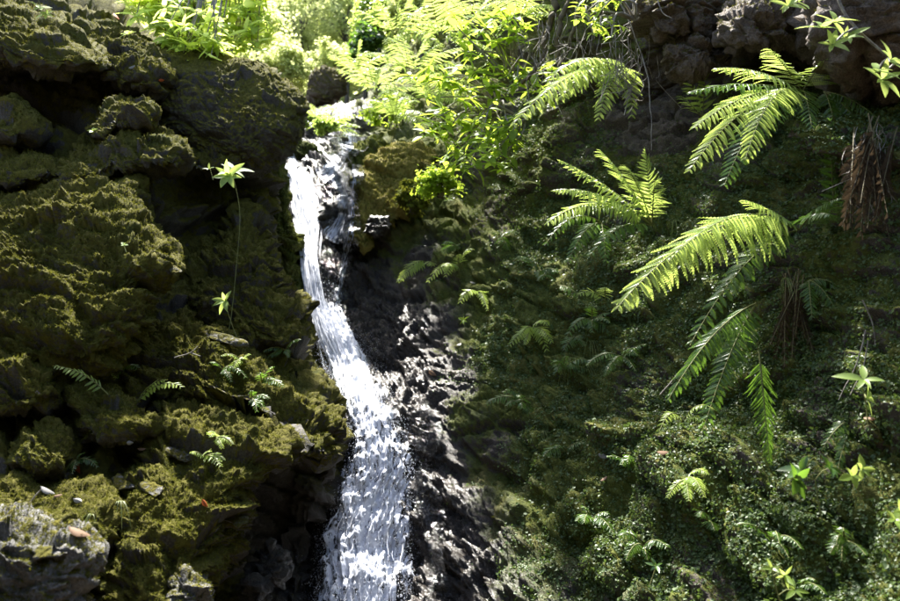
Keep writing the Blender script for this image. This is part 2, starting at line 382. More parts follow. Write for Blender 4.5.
# left rock face (behind the ledges) -----------------------------
LC = [
 [(-160,-90,11),(0,-60,11),(80,-20,11),(150,40,11),(205,62,11),(255,76,11),(280,100,11),(283,110,12)],
 [(-160,-70,7.4),(0,-40,7.2),(80,-8,7.2),(150,40,7.0),(210,60,6.9),(258,75,6.9),(285,100,7.0),(284,110,10)],
 [(-160,20,6.0),(0,30,6.0),(80,45,6.1),(150,75,6.2),(215,92,6.4),(258,100,6.6),(286,115,6.9),(284,120,9.5)],
 [(-160,95,5.5),(0,95,5.5),(80,100,5.5),(150,120,5.7),(210,130,6.0),(250,130,6.4),(275,140,6.9),(272,140,9)],
 [(-160,160,5.1),(0,160,5.1),(80,160,5.15),(150,175,5.4),(205,185,5.9),(240,190,6.4),(265,190,6.9),(262,190,9)],
 [(-160,230,4.8),(0,230,4.8),(80,230,4.8),(150,240,5.1),(205,250,5.6),(245,250,6.0),(272,250,6.4),(270,250,9)],
 [(-160,310,4.5),(0,310,4.5),(80,310,4.5),(150,315,4.8),(210,320,5.1),(260,320,5.5),(296,318,5.9),(292,318,8.5)],
 [(-160,390,4.0),(0,390,4.0),(80,390,4.1),(150,395,4.35),(220,395,4.7),(285,395,5.0),(330,398,5.4),(326,398,8)],
 [(-160,460,3.6),(0,460,3.6),(80,460,3.7),(150,460,4.0),(230,465,4.5),(290,465,4.9),(342,465,5.1),(336,465,7.5)],
 [(-160,530,3.2),(0,530,3.2),(80,530,3.4),(150,530,3.8),(225,535,4.4),(275,535,4.8),(312,538,4.95),(308,540,7)],
 [(-160,620,2.8),(0,620,2.8),(80,620,3.1),(150,620,3.5),(220,620,4.1),(270,620,4.5),(306,620,4.7),(302,620,6.5)],
 [(-160,740,2.4),(0,740,2.4),(80,740,2.7),(150,740,3.1),(220,740,3.6),(270,740,4.0),(300,740,4.2),(298,740,6)]]
v, f = sheet(LC, 260, 200); n = normals(v, f)
if n[:, 1].mean() > 0: f = f[:, ::-1]; n = -n
v = displace(v, n, .13, .08, .018, 21., .09, fac=.03); n = normals(v, f); X0, Y0 = proj(v)
wet = sm(440, 520, Y0)*sm(225, 260, X0)*.9
ms = .25+.75*sm(-.2, .5, n[:, 2]+.3*fbm(v, 3, 3))-wet*.8
lf = link('rock_face', mesh('rock_face', v, f, M_LEFT, dict(moss=ms, wet=wet))); tag(lf, 'mossy rock face behind the ledges left of the fall', kind='structure')
SURF.append(dict(v=v, n=n, moss=ms, wet=wet, obj=lf, org=np.zeros(3), kind='l', f=f, dens=1.))

# ledges and boulders on the left ---------------------------------
blob('boulder', [(125,62),(160,46),(215,55),(262,67),(292,86),(306,108),(303,132),(284,154),(264,174),(250,178),(215,172),(170,146),(130,100)], 6.2, .85, .5, M_LEFT, 'huge dark overhanging boulder at the head of the waterfall', sub=7, e=.7, big=.05, mid=.025, mossk=1., mossoff=-.1, strata=.03, fac=.02)
blob('boulder', [(-80,-10),(0,2),(40,14),(80,34),(110,58),(108,70),(70,74),(20,70),(-30,74),(-80,80)], 5.55, .75, .8, M_LEFT, 'long mossy ledge at the upper left edge above a black hollow', sub=6)
blob('boulder', [(70,30),(110,25),(150,45),(175,70),(160,92),(120,88),(95,70)], 5.8, .45, 1.2, M_LEFT, 'mossy hump just under the maple sprays on the upper left slope', sub=6)
blob('boulder', [(86,128),(112,106),(150,102),(158,112),(140,124),(112,130),(96,142)], 5.05, .28, 1.1, M_LEFT, 'narrow moss ledge, uppermost of the two under the upper left slope', sub=6)
blob('boulder', [(40,170),(90,148),(125,126),(165,128),(188,150),(182,166),(140,170),(95,182),(50,186)], 4.95, .36, 1.1, M_LEFT, 'wide moss ledge above the big squared block', sub=6)
blob('boulder', [(180,158),(205,142),(228,140),(246,152),(238,170),(212,176),(188,172)], 5.6, .3, .9, M_LEFT, 'small brown mossy ledge behind the tall leaf rosette', sub=5)
blob('boulder', [(-60,108),(0,102),(26,120),(32,134),(10,142),(-60,146)], 4.95, .32, .9, M_LEFT, 'dark rock knob at the left edge under the hollow', sub=5)
blob('boulder', [(-80,160),(0,150),(50,160),(60,178),(0,192),(-80,196)], 4.75, .3, 1.1, M_LEFT, 'low moss cushion ledge at the left edge above the big squared block', sub=6)
blob('boulder', [(-90,200),(40,184),(118,178),(134,188),(140,214),(163,246),(160,266),(142,286),(134,330),(100,368),(40,372),(-90,372)], 4.35, .5, .75, M_LEFT, 'big squared block under thick olive moss at the left edge', sub=7, e=.45, big=.07, mid=.06, cush=.034, mossk=1.1, mossoff=.12)
blob('boulder', [(110,298),(128,288),(146,292),(148,306),(140,320),(114,322)], 4.25, .14, .8, M_LEFT, 'small moss capped block jutting from the side of the squared block', sub=5)
blob('boulder', [(160,258),(178,262),(215,245),(240,215),(258,228),(276,290),(300,335),(290,352),(250,345),(205,318),(168,305)], 5.4, .45, .8, M_LEFT, 'broken mossy rock rib between the squared block and the fall', sub=6, big=.09, mid=.08)
blob('boulder', [(50,345),(100,325),(150,314),(190,317),(230,336),(272,362),(312,396),(330,428),(332,456),(314,470),(280,440),(240,420),(170,402),(100,398),(55,385)], 4.75, .5, .85, M_LEFT, 'long slanting moss slab running down towards the water', sub=7, big=.08, mid=.07, cush=.028)
blob('boulder', [(140,425),(165,392),(215,396),(262,415),(285,435),(268,470),(240,500),(228,548),(205,580),(185,640),(110,650),(95,560),(110,490)], 3.85, .5, .95, M_LEFT, 'large moss mound with bare pale patches above the dark pool corner', sub=7, mossk=.95, big=.08, mid=.06, cush=.03)
blob('boulder', [(-60,352),(0,346),(38,356),(64,378),(66,398),(30,412),(-60,424)], 3.75, .3, .8, M_LEFT, 'rounded brown mossy boulder at the left edge below the squared block', sub=6)
blob('boulder', [(66,400),(96,388),(132,398),(150,425),(128,445),(84,440)], 3.8, .22, .9, M_LEFT, 'moss hump beside the small bright fern frond', sub=5)
blob('boulder', [(6,464),(20,446),(50,434),(68,448),(66,462),(34,474)], 3.45, .16, .8, M_LEFT, 'small mossy stone above the grey fallen leaf', sub=5)
blob('boulder', [(-70,480),(-10,468),(50,476),(100,480),(120,510),(100,545),(-70,540)], 3.4, .3, 1.1, M_LEFT, 'mossy shelf behind the pale flat stone', sub=6)
blob('boulder', [(-70,532),(0,524),(38,527),(60,540),(88,545),(94,556),(82,578),(84,640),(-70,650)], 2.85, .30, .25, M_PALE, 'flat pale grey stone in the bottom left corner', sub=6, e=.45, mossk=.48, mossoff=.0, big=.03, mid=.03, cush=.004)
blob('boulder', [(168,606),(172,584),(186,574),(200,580),(206,600),(200,630),(172,630)], 3.1, .14, .5, M_PALE, 'round grey stone with a moss edge at the bottom of the photo', sub=5, mossk=.5, cush=.008)
blob('boulder', [(252,572),(258,552),(270,545),(282,556),(283,572),(268,580)], 4.2, .12, .3, M_PALE, 'wet shiny stone in the black corner beside the water', sub=5, wet=.9, mossk=.1, cush=.008)
blob('boulder', [(243,596),(246,582),(256,580),(264,590),(260,604),(248,606)], 4.0, .08, .3, M_PALE, 'smallest wet stone, below the shiny one in the black corner', sub=4, wet=.9, mossk=.1, cush=.008)
for c, lab in (((135,478,20,12), 'bare pale rock patch, leftmost on the big moss mound'), ((150,490,17,9), 'bare pale rock plate in the middle of the moss mound'), ((180,455,26,8), 'long pale rock plate near the top of the moss mound'), ((252,505,14,9), 'small grey rock plate at the dark edge of the moss mound')):
    x, y, a, b_ = c; k = rng.uniform(.75, 1.1, 9)
    pass
# pale bare plates lying proud on the mound are placed after the surface look-up exists
blob('boulder', [(262,172),(275,160),(284,182),(292,215),(299,250),(304,290),(300,318),(286,300),(275,250),(264,205)], 7.5, .35, .3, M_RIGHT, 'yellow mossy rock rib along the left side of the fall', sub=6, mossk=1.1, mossoff=.25)
blob('boulder', [(350,148),(372,142),(396,152),(392,172),(362,178),(350,166)], 8.2, .2, .6, M_RIGHT, 'mossy brown rock at the lip of the fall', sub=5, mossoff=.25, strata=.03)
blob('boulder', [(318,205),(334,196),(350,212),(352,256),(334,284),(318,264)], 7.75, .22, .3, M_PALE, 'smooth wet grey rock bulging beside the falling water', sub=6, wet=.8, mossk=.1, cush=.006, mid=.03)
blob('boulder', [(362,232),(372,219),(386,220),(388,229),(376,238)], 7.0, .1, .3, M_RIGHT, 'small black wet stone under the green bush', sub=5, wet=.8, mossk=.2)
blob('boulder', [(309,98),(313,76),(324,67),(338,66),(345,76),(344,92),(330,104),(315,106)], 12.3, .35, .2, M_BROWN, 'round brown boulder in the bright gap of the gorge', sub=5, cush=.01, mossk=.5, mossoff=.15, fac=.02)
blob('boulder', [(288,150),(298,143),(314,145),(318,155),(300,160)], 9.2, .2, .4, M_RIGHT, 'small mossy stone above the first white water', sub=5, mossoff=.2)
blob('boulder', [(338,150),(352,140),(372,142),(372,152),(352,160)], 9.4, .2, .4, M_RIGHT, 'dark mossy stone in the stream above the lip', sub=5)
blob('boulder', [(344,232),(350,190),(372,164),(398,143),(420,140),(438,152),(430,186),(412,212),(384,228),(362,252)], 7.5, .22, .75, M_OCHRE, 'ochre mossy slab leaning beside the head of the fall', sub=6, e=.5, mossoff=.42, strata=.03, fac=.035, mid=.03, big=.07, cush=.01)
# the overhang at the upper right ---------------------------------
blob('boulder', [(648,40),(640,5),(655,-40),(735,-45),(735,5),(722,28),(708,44),(680,30),(662,44)], 4.75, .4, .0, M_BROWN, 'brown rock face at the top edge above the dark hollow', sub=6, mossk=.45, cush=.008, mid=.06)
blob('boulder', [(662,52),(672,38),(700,26),(722,40),(736,56),(710,72),(680,72)], 4.7, .3, .1, M_BROWN, 'brown stone wedged over the dark hollow', sub=6, mossk=.4, cush=.008, mid=.05)
blob('boulder', [(718,38),(720,18),(745,0),(775,-30),(860,-40),(850,30),(815,52),(775,48),(735,56)], 4.35, .4, .0, M_BROWN, 'large brown rock above the fern with shining fronds', sub=6, mossk=.4, cush=.008, mid=.06)
blob('boulder', [(800,40),(820,-50),(1080,-80),(1080,120),(930,112),(880,96),(830,72)], 3.9, .55, -.25, M_BROWN, 'dark overhanging rock in the top right corner', sub=6, mossk=.3, cush=.01, mid=.08, big=.1)
blob('boulder', [(800,130),(850,108),(920,100),(1000,110),(1000,240),(920,230),(850,190)], 3.75, .3, .3, M_RIGHT, 'leafy rock bulge at the right edge under the overhang', sub=6, mossk=.8)

ALLV = np.concatenate([s['v'] for s in SURF]); ALLN = np.concatenate([s['n'] for s in SURF]); AX, AY = proj(ALLV)
def hit(px, py, r=3.):
    m = np.where((np.abs(AX-px) < r) & (np.abs(AY-py) < r) & (ALLV[:, 1] > .5))[0]
    if len(m) == 0: return hit(px, py, r*2) if r < 60 else (P(px, py, 5.), np.array([0, -1, 0.]))
    i = m[np.argmin(ALLV[m, 1])]
    return ALLV[i].copy(), ALLN[i].copy()

# bare stones proud of the moss
for (x, y, a, b_, lab) in ((125,484,13,9,'bare pale rock plate, leftmost on the big moss mound'), (152,488,16,9,'bare pale rock plate in the middle of the moss mound'), (180,455,22,7,'long pale rock plate near the top of the moss mound'), (236,520,14,8,'small grey rock plate at the dark lower edge of the moss mound'), (225,338,32,4,'pale bare crest stone on the long slanting slab'), (175,270,11,6,'pale chipped stone beside the squared block'), (45,553,22,7,'light grey stone chip on the flat corner stone'), ):
    p, nn = hit(x, y, 4)
    th = np.arange(9)*2*math.pi/9; k = rng.uniform(.45, 1.25, 9)
    blob('rock_plate', np.stack([x+a*k*np.cos(th), y+b_*k*np.sin(th)+.25*a*k*np.cos(th)*(1 if x > 100 else 0)], 1), p[1]+.008, .024, 1.2, M_PALE, lab, 'rock', sub=4, e=.35, big=.006, mid=.010, cush=.002, mossk=.5, mossoff=.1)

# moss and creepers as stuff --------------------------------------
def areas(v, f):
    t = v[f[:, :3]]; a = np.linalg.norm(np.cross(t[:, 1]-t[:, 0], t[:, 2]-t[:, 0]), axis=1)
    return a if f.shape[1] == 3 else 2*a
def sample(S, cnt, wfun):
    f = S['f']; c = S['v'][f].mean(1); X, Y = proj(c)
    vis = (X > -60) & (X < 960) & (Y > -50) & (Y < 660) & (c[:, 1] > .5)
    toc = np.array([0, 0, CZ])-c; nn = S['n'][f[:, 0]]
    vis &= (toc*nn).sum(1) > -.15*np.linalg.norm(toc, axis=1)
    d2 = (toc**2).sum(1)
    w = areas(S['v'], f)/d2**.6*wfun(S, f, c, nn, X, Y)*vis
    if w.sum() <= 0: return None
    i = rng.choice(len(f), cnt, p=w/w.sum())
    return c[i]+rng.normal(0, .002, (cnt, 3)), nn[i]
def scatter(pts, nrm, tv, tf, size, spread=.5, updir=.0):
    n = len(pts)
    z = nrm+rng.normal(0, spread, (n, 3)); z[:, 2] += updir; z /= np.linalg.norm(z, axis=1)[:, None]
    x = np.cross(z, rng.normal(size=(n, 3))); x /= np.linalg.norm(x, axis=1)[:, None]; y = np.cross(z, x)
    s = size*rng.uniform(.6, 1.4, n)
    if np.ndim(tv) == 2: tv = np.asarray(tv)[None]
    k = rng.integers(len(tv), size=n); T_ = np.asarray(tv)[k]
    v = pts[:, None]+s[:, None, None]*(T_[:, :, 0:1]*x[:, None]+T_[:, :, 1:2]*y[:, None]+T_[:, :, 2:3]*z[:, None])
    nv = T_.shape[1]
    return v.reshape(-1, 3), (np.asarray(tf)[None]+(np.arange(n)*nv)[:, None, None]).reshape(-1, len(tf[0]))
def tuft(nb, w=.22, h=1.):
    v = []; f = []
    for i in range(nb):
        a = random.uniform(0, 6.28); l = random.uniform(.15, .8); b0 = np.array([random.uniform(-.3, .3), random.uniform(-.3, .3), 0])
        d = np.array([math.cos(a), math.sin(a), 0]); s_ = np.array([-d[1], d[0], 0])*w*.5
        v += [b0-s_, b0+s_, b0+d*l+np.array([0, 0, h*random.uniform(.6, 1)])]; f.append([3*i, 3*i+1, 3*i+2])
    return v, f
TU = [tuft(3) for _ in range(8)]; TUV = np.array([t[0] for t in TU]); TUF = TU[0][1]
wm = lambda S, f, c, nn, X, Y: np.clip(S['moss'][f[:, 0]]-.25, 0, .5)*(.25+sm(-.3, .5, nn[:, 2]))
for S in [s for s in SURF if s['kind'] in 'bl']:
    X, Y = proj(S['v'])
    if S['kind'] == 'l': cnt = 14000
    else:
        w_ = min(X.max(), 960)-max(X.min(), -60); h_ = min(Y.max(), 660)-max(Y.min(), -40)
        if S['obj'].name.startswith('rock_plate') or w_*h_ < 1500: continue
        cnt = int(w_*h_*.52*(S['moss'].mean()+.1))
    if 'overhanging' in S['obj'].get('label', ''): cnt //= 3
    r = sample(S, cnt, wm)
    if r is None: continue
    dist = S['v'][:, 1].mean()
    mv, mf = scatter(r[0], r[1], TUV, TUF, .0056*dist**.6, .6, .2)
    mo = link('moss', mesh('moss', mv-S['org'], mf, L_GMOSS if S['obj'].data.materials[0] is M_RIGHT else L_MOSS, smooth=False), S['obj'])
    tag(mo, kind='stuff')
# wall moss
r = sample(WALL, 76000, lambda S, f, c, nn, X, Y: np.clip(S['moss'][f[:, 0]]-.3, 0, 1)*(1-.8*S['wet'][f[:, 0]]))
mv, mf = scatter(r[0], r[1], TUV, TUF, .013, .5, .25)
tag(link('moss', mesh('wall_moss', mv, mf, L_GMOSS, smooth=False)), 'short green moss coating the wall right of the fall', 'moss', kind='stuff')
# creeping small leaves on the wall at the right
def roundleaf(n=5):
    a = np.linspace(0, 2*math.pi, n, endpoint=False)+.3
    v = [(.5+.5*math.cos(t), .45*math.sin(t), .25+.12*math.sin(t*2+1)) for t in a]; return v, [list(range(n))]
QL = np.array([[(0,0,.1),(.5,-.42,.25),(1,0,.3),(.5,.42,.28)], [(0,0,.3),(.45,-.4,.5),(.9,.1,.35),(.4,.45,.4)], [(0,0,.6),(.4,-.4,.8),(.9,0,.5),(.5,.4,.75)]])
QF = [[0, 1, 2, 3]]
def wcover(S, f, c, nn, X, Y):
    k = fbm(c, 1.9, 3, off=3.); base = sm(440, 590, X+70*k)*(.35+.65*sm(-.45, .25, k))
    base = np.where(Y < 90, 0, base)*(1-.9*sm(75, 40, np.hypot(X-655, (Y-110)*1.1)))  # creeper kept out of the same hollow, to darken it like shade
    base += .25*sm(.1, .5, k)*sm(400, 480, X)*(Y > 200)
    return base*(1-.9*S['wet'][f[:, 0]])*(.35+.65*sm(-.2, .5, fbm(c, 7, 2)))
pts = []; 
r = sample(WALL, 145000, wcover)
lv, lfc = scatter(r[0]+r[1]*.01, r[1], QL, QF, .0085+.012*rng.random(len(r[0]))**2.5, .65, .3)
tag(link('creeper', mesh('creeper', lv, lfc, L_COVER, smooth=False)), 'carpet of tiny round creeping leaves over the right wall', 'creeper', kind='stuff')
r = sample(SURF[[i for i, s in enumerate(SURF) if 'leafy rock' in s['obj'].get('label', '')][0]], 9000, lambda S, f, c, nn, X, Y: 1.)
lv, lfc = scatter(r[0]+r[1]*.01, r[1], QL, QF, .014, .6, .3)
tag(link('creeper', mesh('creeper2', lv, lfc, L_COVER, smooth=False)), 'tiny creeping leaves on the bulge at the right edge', 'creeper', kind='stuff')

# ------------------------------------------------------------------ water
wy = np.array([146, 155, 175, 200, 230, 260, 300, 330, 355, 380, 410, 440, 470, 500, 540, 600, 680.])
wl = np.array([282, 276, 279, 287, 294, 299, 305, 314, 322, 328, 342, 350, 348, 332, 318, 314, 308.])
wr = np.array([300, 304, 330, 342, 340, 334, 338, 352, 368, 380, 394, 408, 416, 416, 414, 414, 416.])
WX, WY = WALL['X'], WALL['Y']; WV = WALL['v']
bins = {}
for i in np.where((WX > 240) & (WX < 470) & (WY > 110) & (WY < 760))[0]:
    bins.setdefault((int(WX[i]//5), int(WY[i]//5)), []).append(i)
def walldepth(px, py):
    out = np.empty(len(px))
    for q, (a, b_) in enumerate(zip(px, py)):
        l = bins.get((int(a//5), int(b_//5)))
        out[q] = np.median(WV[l, 1]) if l else np.nan
    return out
nr, ncc = 400, 90
t = np.linspace(0, 1, nr)**.95; yy = 146+t*(680-146)
LX = np.interp(yy, wy, wl)-3; RX = np.interp(yy, wy, wr)+5
u = np.linspace(0, 1, ncc)
gx = LX[:, None]+(RX-LX)[:, None]*u; gy = np.repeat(yy[:, None], ncc, 1)
# smooth coarse depth of the wall below the water
cy_ = np.arange(140, 700, 14.); cdep = []
for yv in cy_:
    xs = np.interp(yv, wy, (wl+wr)/2)+np.linspace(-14, 14, 7); dd = walldepth(xs, np.full(7, yv)); cdep.append(np.nanmin(dd))
cdep = np.array(cdep); cdep = np.where(np.isnan(cdep), 4.3, cdep)
cdep = np.minimum.accumulate(cdep); cdep = np.convolve(np.r_[cdep[:1]*[1], cdep, cdep[-1:]], [.25, .5, .25], 'valid')
def wdepth(py): return np.interp(py, cy_, cdep)-.03
def wpos(uu, py, out=0.):
    lx = np.interp(py, wy, wl); rx = np.interp(py, wy, wr)
    px = lx+(rx-lx)*uu
    return P(px, py, wdepth(py)-.05*sm(360, 430, py)-(.10+.06*sm(360, 430, py))*np.sin(np.clip(uu, 0, 1)*math.pi)**.6-out)
v = wpos(((gx-np.interp(gy, wy, wl))/(np.interp(gy, wy, wr)-np.interp(gy, wy, wl))).ravel(), gy.ravel())
f = grid_faces(nr, ncc); n = normals(v, f)
if n[:, 1].mean() > 0: f = f[:, ::-1]; n = -n
flow = np.repeat(np.r_[0, np.cumsum(np.linalg.norm(np.diff(v.reshape(nr, ncc, 3)[:, ncc//2], axis=0), axis=1))], ncc)
across = np.tile(u, nr)*np.repeat((RX-LX)/F*wdepth(yy), ncc)*2.2
q = np.stack([across*14, flow*2.2, 0*flow], 1)
low = np.repeat(sm(320, 400, yy), ncc)
v = v+n*(.035*fbm(q, 1, 4)+.012*fbm(v, 14, 3)+low*(.05*fbm(v*np.array([1, 1, .4]), 8, 3)+.012*fbm(v*np.array([1, 1, .3]), 26, 3, .6)))[:, None]
uu = np.tile(u, nr)
ue = uu+(.04+.10*low)*fbm(v*np.array([1, 1, .6]), 6, 4, .6)
foam = .50+.14*np.sin(np.clip(uu, 0, 1)*math.pi)-.42*(sm(.16, 0, ue)+sm(.80, 1, ue))
foam += (.08-.62*sm(.38, .66, uu))*sm(150, 170, gy.ravel())*sm(320, 270, gy.ravel())
foam += .05*sm(430, 520, gy.ravel())
water = link('waterfall', mesh('waterfall', v, f, M_WATER, dict(flow=flow, across=across, foam=foam, low=low)))
tag(water, 'white water sliding and splashing down the rock cleft', kind='structure')
# strands
sv, sf = [], []; base = 0
def strands(cnt, urange, yrange, ln, wd, outr, wob):
    global base
    for _ in range(cnt):
        y0 = random.uniform(*yrange); L_ = random.uniform(*ln); u0 = random.uniform(*urange); u1 = u0+random.gauss(0, wob)
        k = 6; tt_ = np.linspace(0, 1, k); py = y0+tt_*L_
        if py[-1] > 690: continue
        out = random.uniform(*outr)+.02*math.sin(random.random()*6)
        ph = random.random()*6
        uq = u0+(u1-u0)*tt_+.015*np.sin(tt_*5+ph)
        p = wpos(uq, py, out+.02*np.sin(tt_*math.pi))
        w_ = random.uniform(*wd)*np.sin(np.clip(tt_*.9+.05, 0, 1)*math.pi)**.6
        tdir = np.gradient(p, axis=0); sdv = np.cross(tdir, [0, 1, .3]); sdv /= np.linalg.norm(sdv, axis=1)[:, None]
        sdv += np.array([0, random.uniform(-.6, .6), 0])
        mid = p+np.array([0, -.5, .2])*w_[:, None]*.6
        vv = np.stack([p-sdv*w_[:, None]*.5, mid, p+sdv*w_[:, None]*.5], 1).reshape(-1, 3)
        sv.append(vv); i = np.arange(k-1)[:, None]*3
        sf.append((np.concatenate([i+np.array([[0, 1, 4, 3]]), i+np.array([[1, 2, 5, 4]])]))+base); base += len(vv)
strands(420, (.03, .6), (150, 330), (14, 45), (.002, .006), (0, .04), .03)
strands(60, (.1, .9), (320, 600), (8, 26), (.002, .005), (0, .08), .03)
st = link('foam', mesh('foam', np.concatenate(sv), np.concatenate(sf), M_FOAM)); tag(st, 'white strands of falling water', 'water', kind='stuff')
# drops
cnt = 3400
py = np.concatenate([rng.uniform(335, 400, 900), rng.uniform(400, 660, 1700), rng.normal(352, 14, 800)])
uq = np.where(rng.random(cnt) < .5, rng.normal(1.0, .16, cnt), rng.normal(.05, .10, cnt)); uq[:1] = .5
uq = np.where(rng.random(cnt) < .4, rng.uniform(0, 1, cnt), uq); uq[2600:] = rng.normal(.95, .45, 800)
p = wpos(uq, py, 0)+np.stack([0*py, -rng.uniform(0, .16, cnt), 0*py], 1)
tet = np.array([(1, 0, -.5), (-.5, .87, -.5), (-.5, -.87, -.5), (0, 0, 1.6)])*.5
v_, f_ = scatter(p, np.tile([0, -.2, 1.], (cnt, 1)), tet, [[0, 2, 1], [0, 1, 3], [1, 2, 3], [2, 0, 3]], .0042, .5)
tag(link('spray', mesh('spray', v_, f_, M_FOAM)), 'loose drops thrown off the falling water', 'water', kind='stuff')
def flecks(cnt, yr, ur, uw, ln, out, jit, name_, lab):
    py = rng.uniform(*yr, cnt); uq = np.where(rng.random(cnt) < ur, rng.uniform(0, 1, cnt), rng.normal(1, uw, cnt)*(rng.random(cnt) < .75)+rng.normal(0, .03, cnt))
    p = wpos(uq, py, 0); d = wpos(uq, py+4, 0)-p; d /= np.linalg.norm(d, axis=1)[:, None]
    p[:, 1] -= rng.uniform(0, out, cnt); d += rng.normal(0, jit, (cnt, 3)); d /= np.linalg.norm(d, axis=1)[:, None]
    e1 = np.cross(d, rng.normal(size=(cnt, 3))); e1 /= np.linalg.norm(e1, axis=1)[:, None]; e2 = np.cross(d, e1)
    L_ = rng.uniform(*ln, cnt)*rng.uniform(.4, 1, cnt); w_ = L_*rng.uniform(.14, .35, cnt)
    vv = np.stack([p-d*L_[:, None]*.5, p+e1*w_[:, None]*.5, p+e2*w_[:, None]*.5, p-e1*w_[:, None]*.5, p-e2*w_[:, None]*.4, p+d*L_[:, None]*.5], 1).reshape(-1, 3)
    ff = np.array([[0, 1, 2], [0, 2, 3], [0, 3, 4], [0, 4, 1], [5, 2, 1], [5, 3, 2], [5, 4, 3], [5, 1, 4]])[None]+(np.arange(cnt)*6)[:, None, None]
    tag(link(name_, mesh(name_, vv, ff.reshape(-1, 3), M_FOAM)), lab, 'water', kind='stuff')
flecks(6000, (385, 660), .75, .12, (.005, .018), .12, .4, 'splash', 'tumbling white flecks of the lower fall')
flecks(1500, (335, 400), .5, .35, (.006, .018), .12, .8, 'splash', 'splash flung off the ledge halfway down')
flecks(900, (270, 340), .85, .08, (.006, .024), .03, .2, 'splash', 'white flecks in the upper slide of water')
# thin trickles over the rock at the lip and the right of the fall
def trickle(pts_, width, label, foamv=.55):
    pts_ = np.array(pts_, float); k = 80; c = cr(pts_, np.linspace(0, 1, k)); nc2 = 14
    sgn = np.gradient(c, axis=0); sd_ = np.stack([-sgn[:, 1], sgn[:, 0]], 1); sd_ /= np.linalg.norm(sd_, axis=1)[:, None]
    if sd_[0, 0] > 0: sd_ = -sd_
    uu_ = np.linspace(-1, 1, nc2); wob = 1+.35*np.sin(np.linspace(0, 17, k)+pts_[0, 0])
    X_ = c[:, 0:1]+sd_[:, 0:1]*uu_*width*wob[:, None]; Y_ = c[:, 1:2]+sd_[:, 1:2]*uu_*width*wob[:, None]
    vv = np.empty((k, nc2, 3))
    for a in range(k):
        ps = np.array([hit(x_, y_, 3)[0] for x_, y_ in zip(X_[a, ::6], Y_[a, ::6])])
        vv[a] = P(X_[a], Y_[a], np.interp(np.arange(nc2), np.arange(0, nc2, 6)[:len(ps)], ps[:, 1])-.02)
    vv[:, :, 1] = cr(vv[:, :, 1], np.linspace(0, 1, k))
    vv = vv.reshape(-1, 3); f_ = grid_faces(k, nc2)
    fl_ = np.repeat(np.linspace(0, .02*np.linalg.norm(np.diff(pts_, axis=0), axis=1).sum()/2, k), nc2); ac_ = np.tile(uu_*width*.02, k)
    vv = vv+np.array([0, -1, .3])*(.02*fbm(vv, 12, 3))[:, None]
    o_ = link('trickle', mesh('trickle', vv, f_[:, ::-1], M_WATER, dict(flow=fl_, across=ac_, foam=np.tile(foamv-.28*np.abs(uu_)**2, k))))
    tag(o_, label, 'water')
trickle([(350,128),(345,150),(332,168),(318,176)], 16, 'white riffle of stream water above the lip of the fall', .52)
trickle([(352,165),(352,190),(350,220),(345,260),(336,300),(330,335)], 9, 'thin veil of water running down right of the main fall', .50)
trickle([(325,165),(340,185),(344,210),(330,240)], 12, 'broken white water over the smooth rock beside the fall', .55)
trickle([(425,400),(428,430),(420,470),(430,510),(436,560),(440,620)], 11, 'glistening side trickle on the black rock right of the fall', .36)

# ------------------------------------------------------------------ ground, pool, gorge behind
v, f = sheet([[(x, y_, 1) for x in (0, 1, 2, 3)] for y_ in (0, 1, 2)], 160, 160)
gx, gy = np.meshgrid(np.linspace(-30, 30, 120), np.linspace(-14, 46, 120)); gz = np.zeros(gx.size)
v = np.stack([gx.ravel(), gy.ravel(), gz], 1); f = grid_faces(120, 120)[:, ::-1]
v[:, 2] = -.35+.18*fbm(v, .8, 4)+.05*fbm(v, 4, 3)+sm(7, 12, v[:, 1])*4.2+sm(12, 40, v[:, 1])*9
tag(link('ground', mesh('ground', v, f, M_BROWN, dict(moss=.3+0*gz, wet=.3+0*gz))), kind='structure')

# gorge walls going on past the camera; unseen back closure added to block sky
def gorge(name, pts_, h, seed, label):
    pts_ = np.array(pts_, float); nr_, nc_ = 70, 110
    c = cr(pts_, np.linspace(0, 1, nc_)); zz_ = np.linspace(-1, h, nr_)
    v = np.concatenate([np.repeat(c[None], nr_, 0), np.repeat(zz_[:, None], nc_, 1)[..., None]], 2).reshape(-1, 3)
    f = grid_faces(nr_, nc_); n_ = normals(v, f); v = v+n_*(.5*fbm(v, .6, 4, off=seed)+.15*fbm(v, 2.5, 3))[:, None]
    o_ = link(name, mesh(name, v, f, M_RIGHT, dict(moss=.5+.4*fbm(v, .8, 3), wet=0*v[:, 0]))); tag(o_, label, kind='structure')
gorge('gorge_wall', [(2.6, 2.6), (3.0, .5), (3.3, -2), (2.5, -5.5), (0, -6.5), (-2.8, -5.5), (-3.6, -2), (-3.3, .3), (-2.6, 2.4)], 5.5, 2., 'rock walls of the gorge, with an unseen back added against sky light')

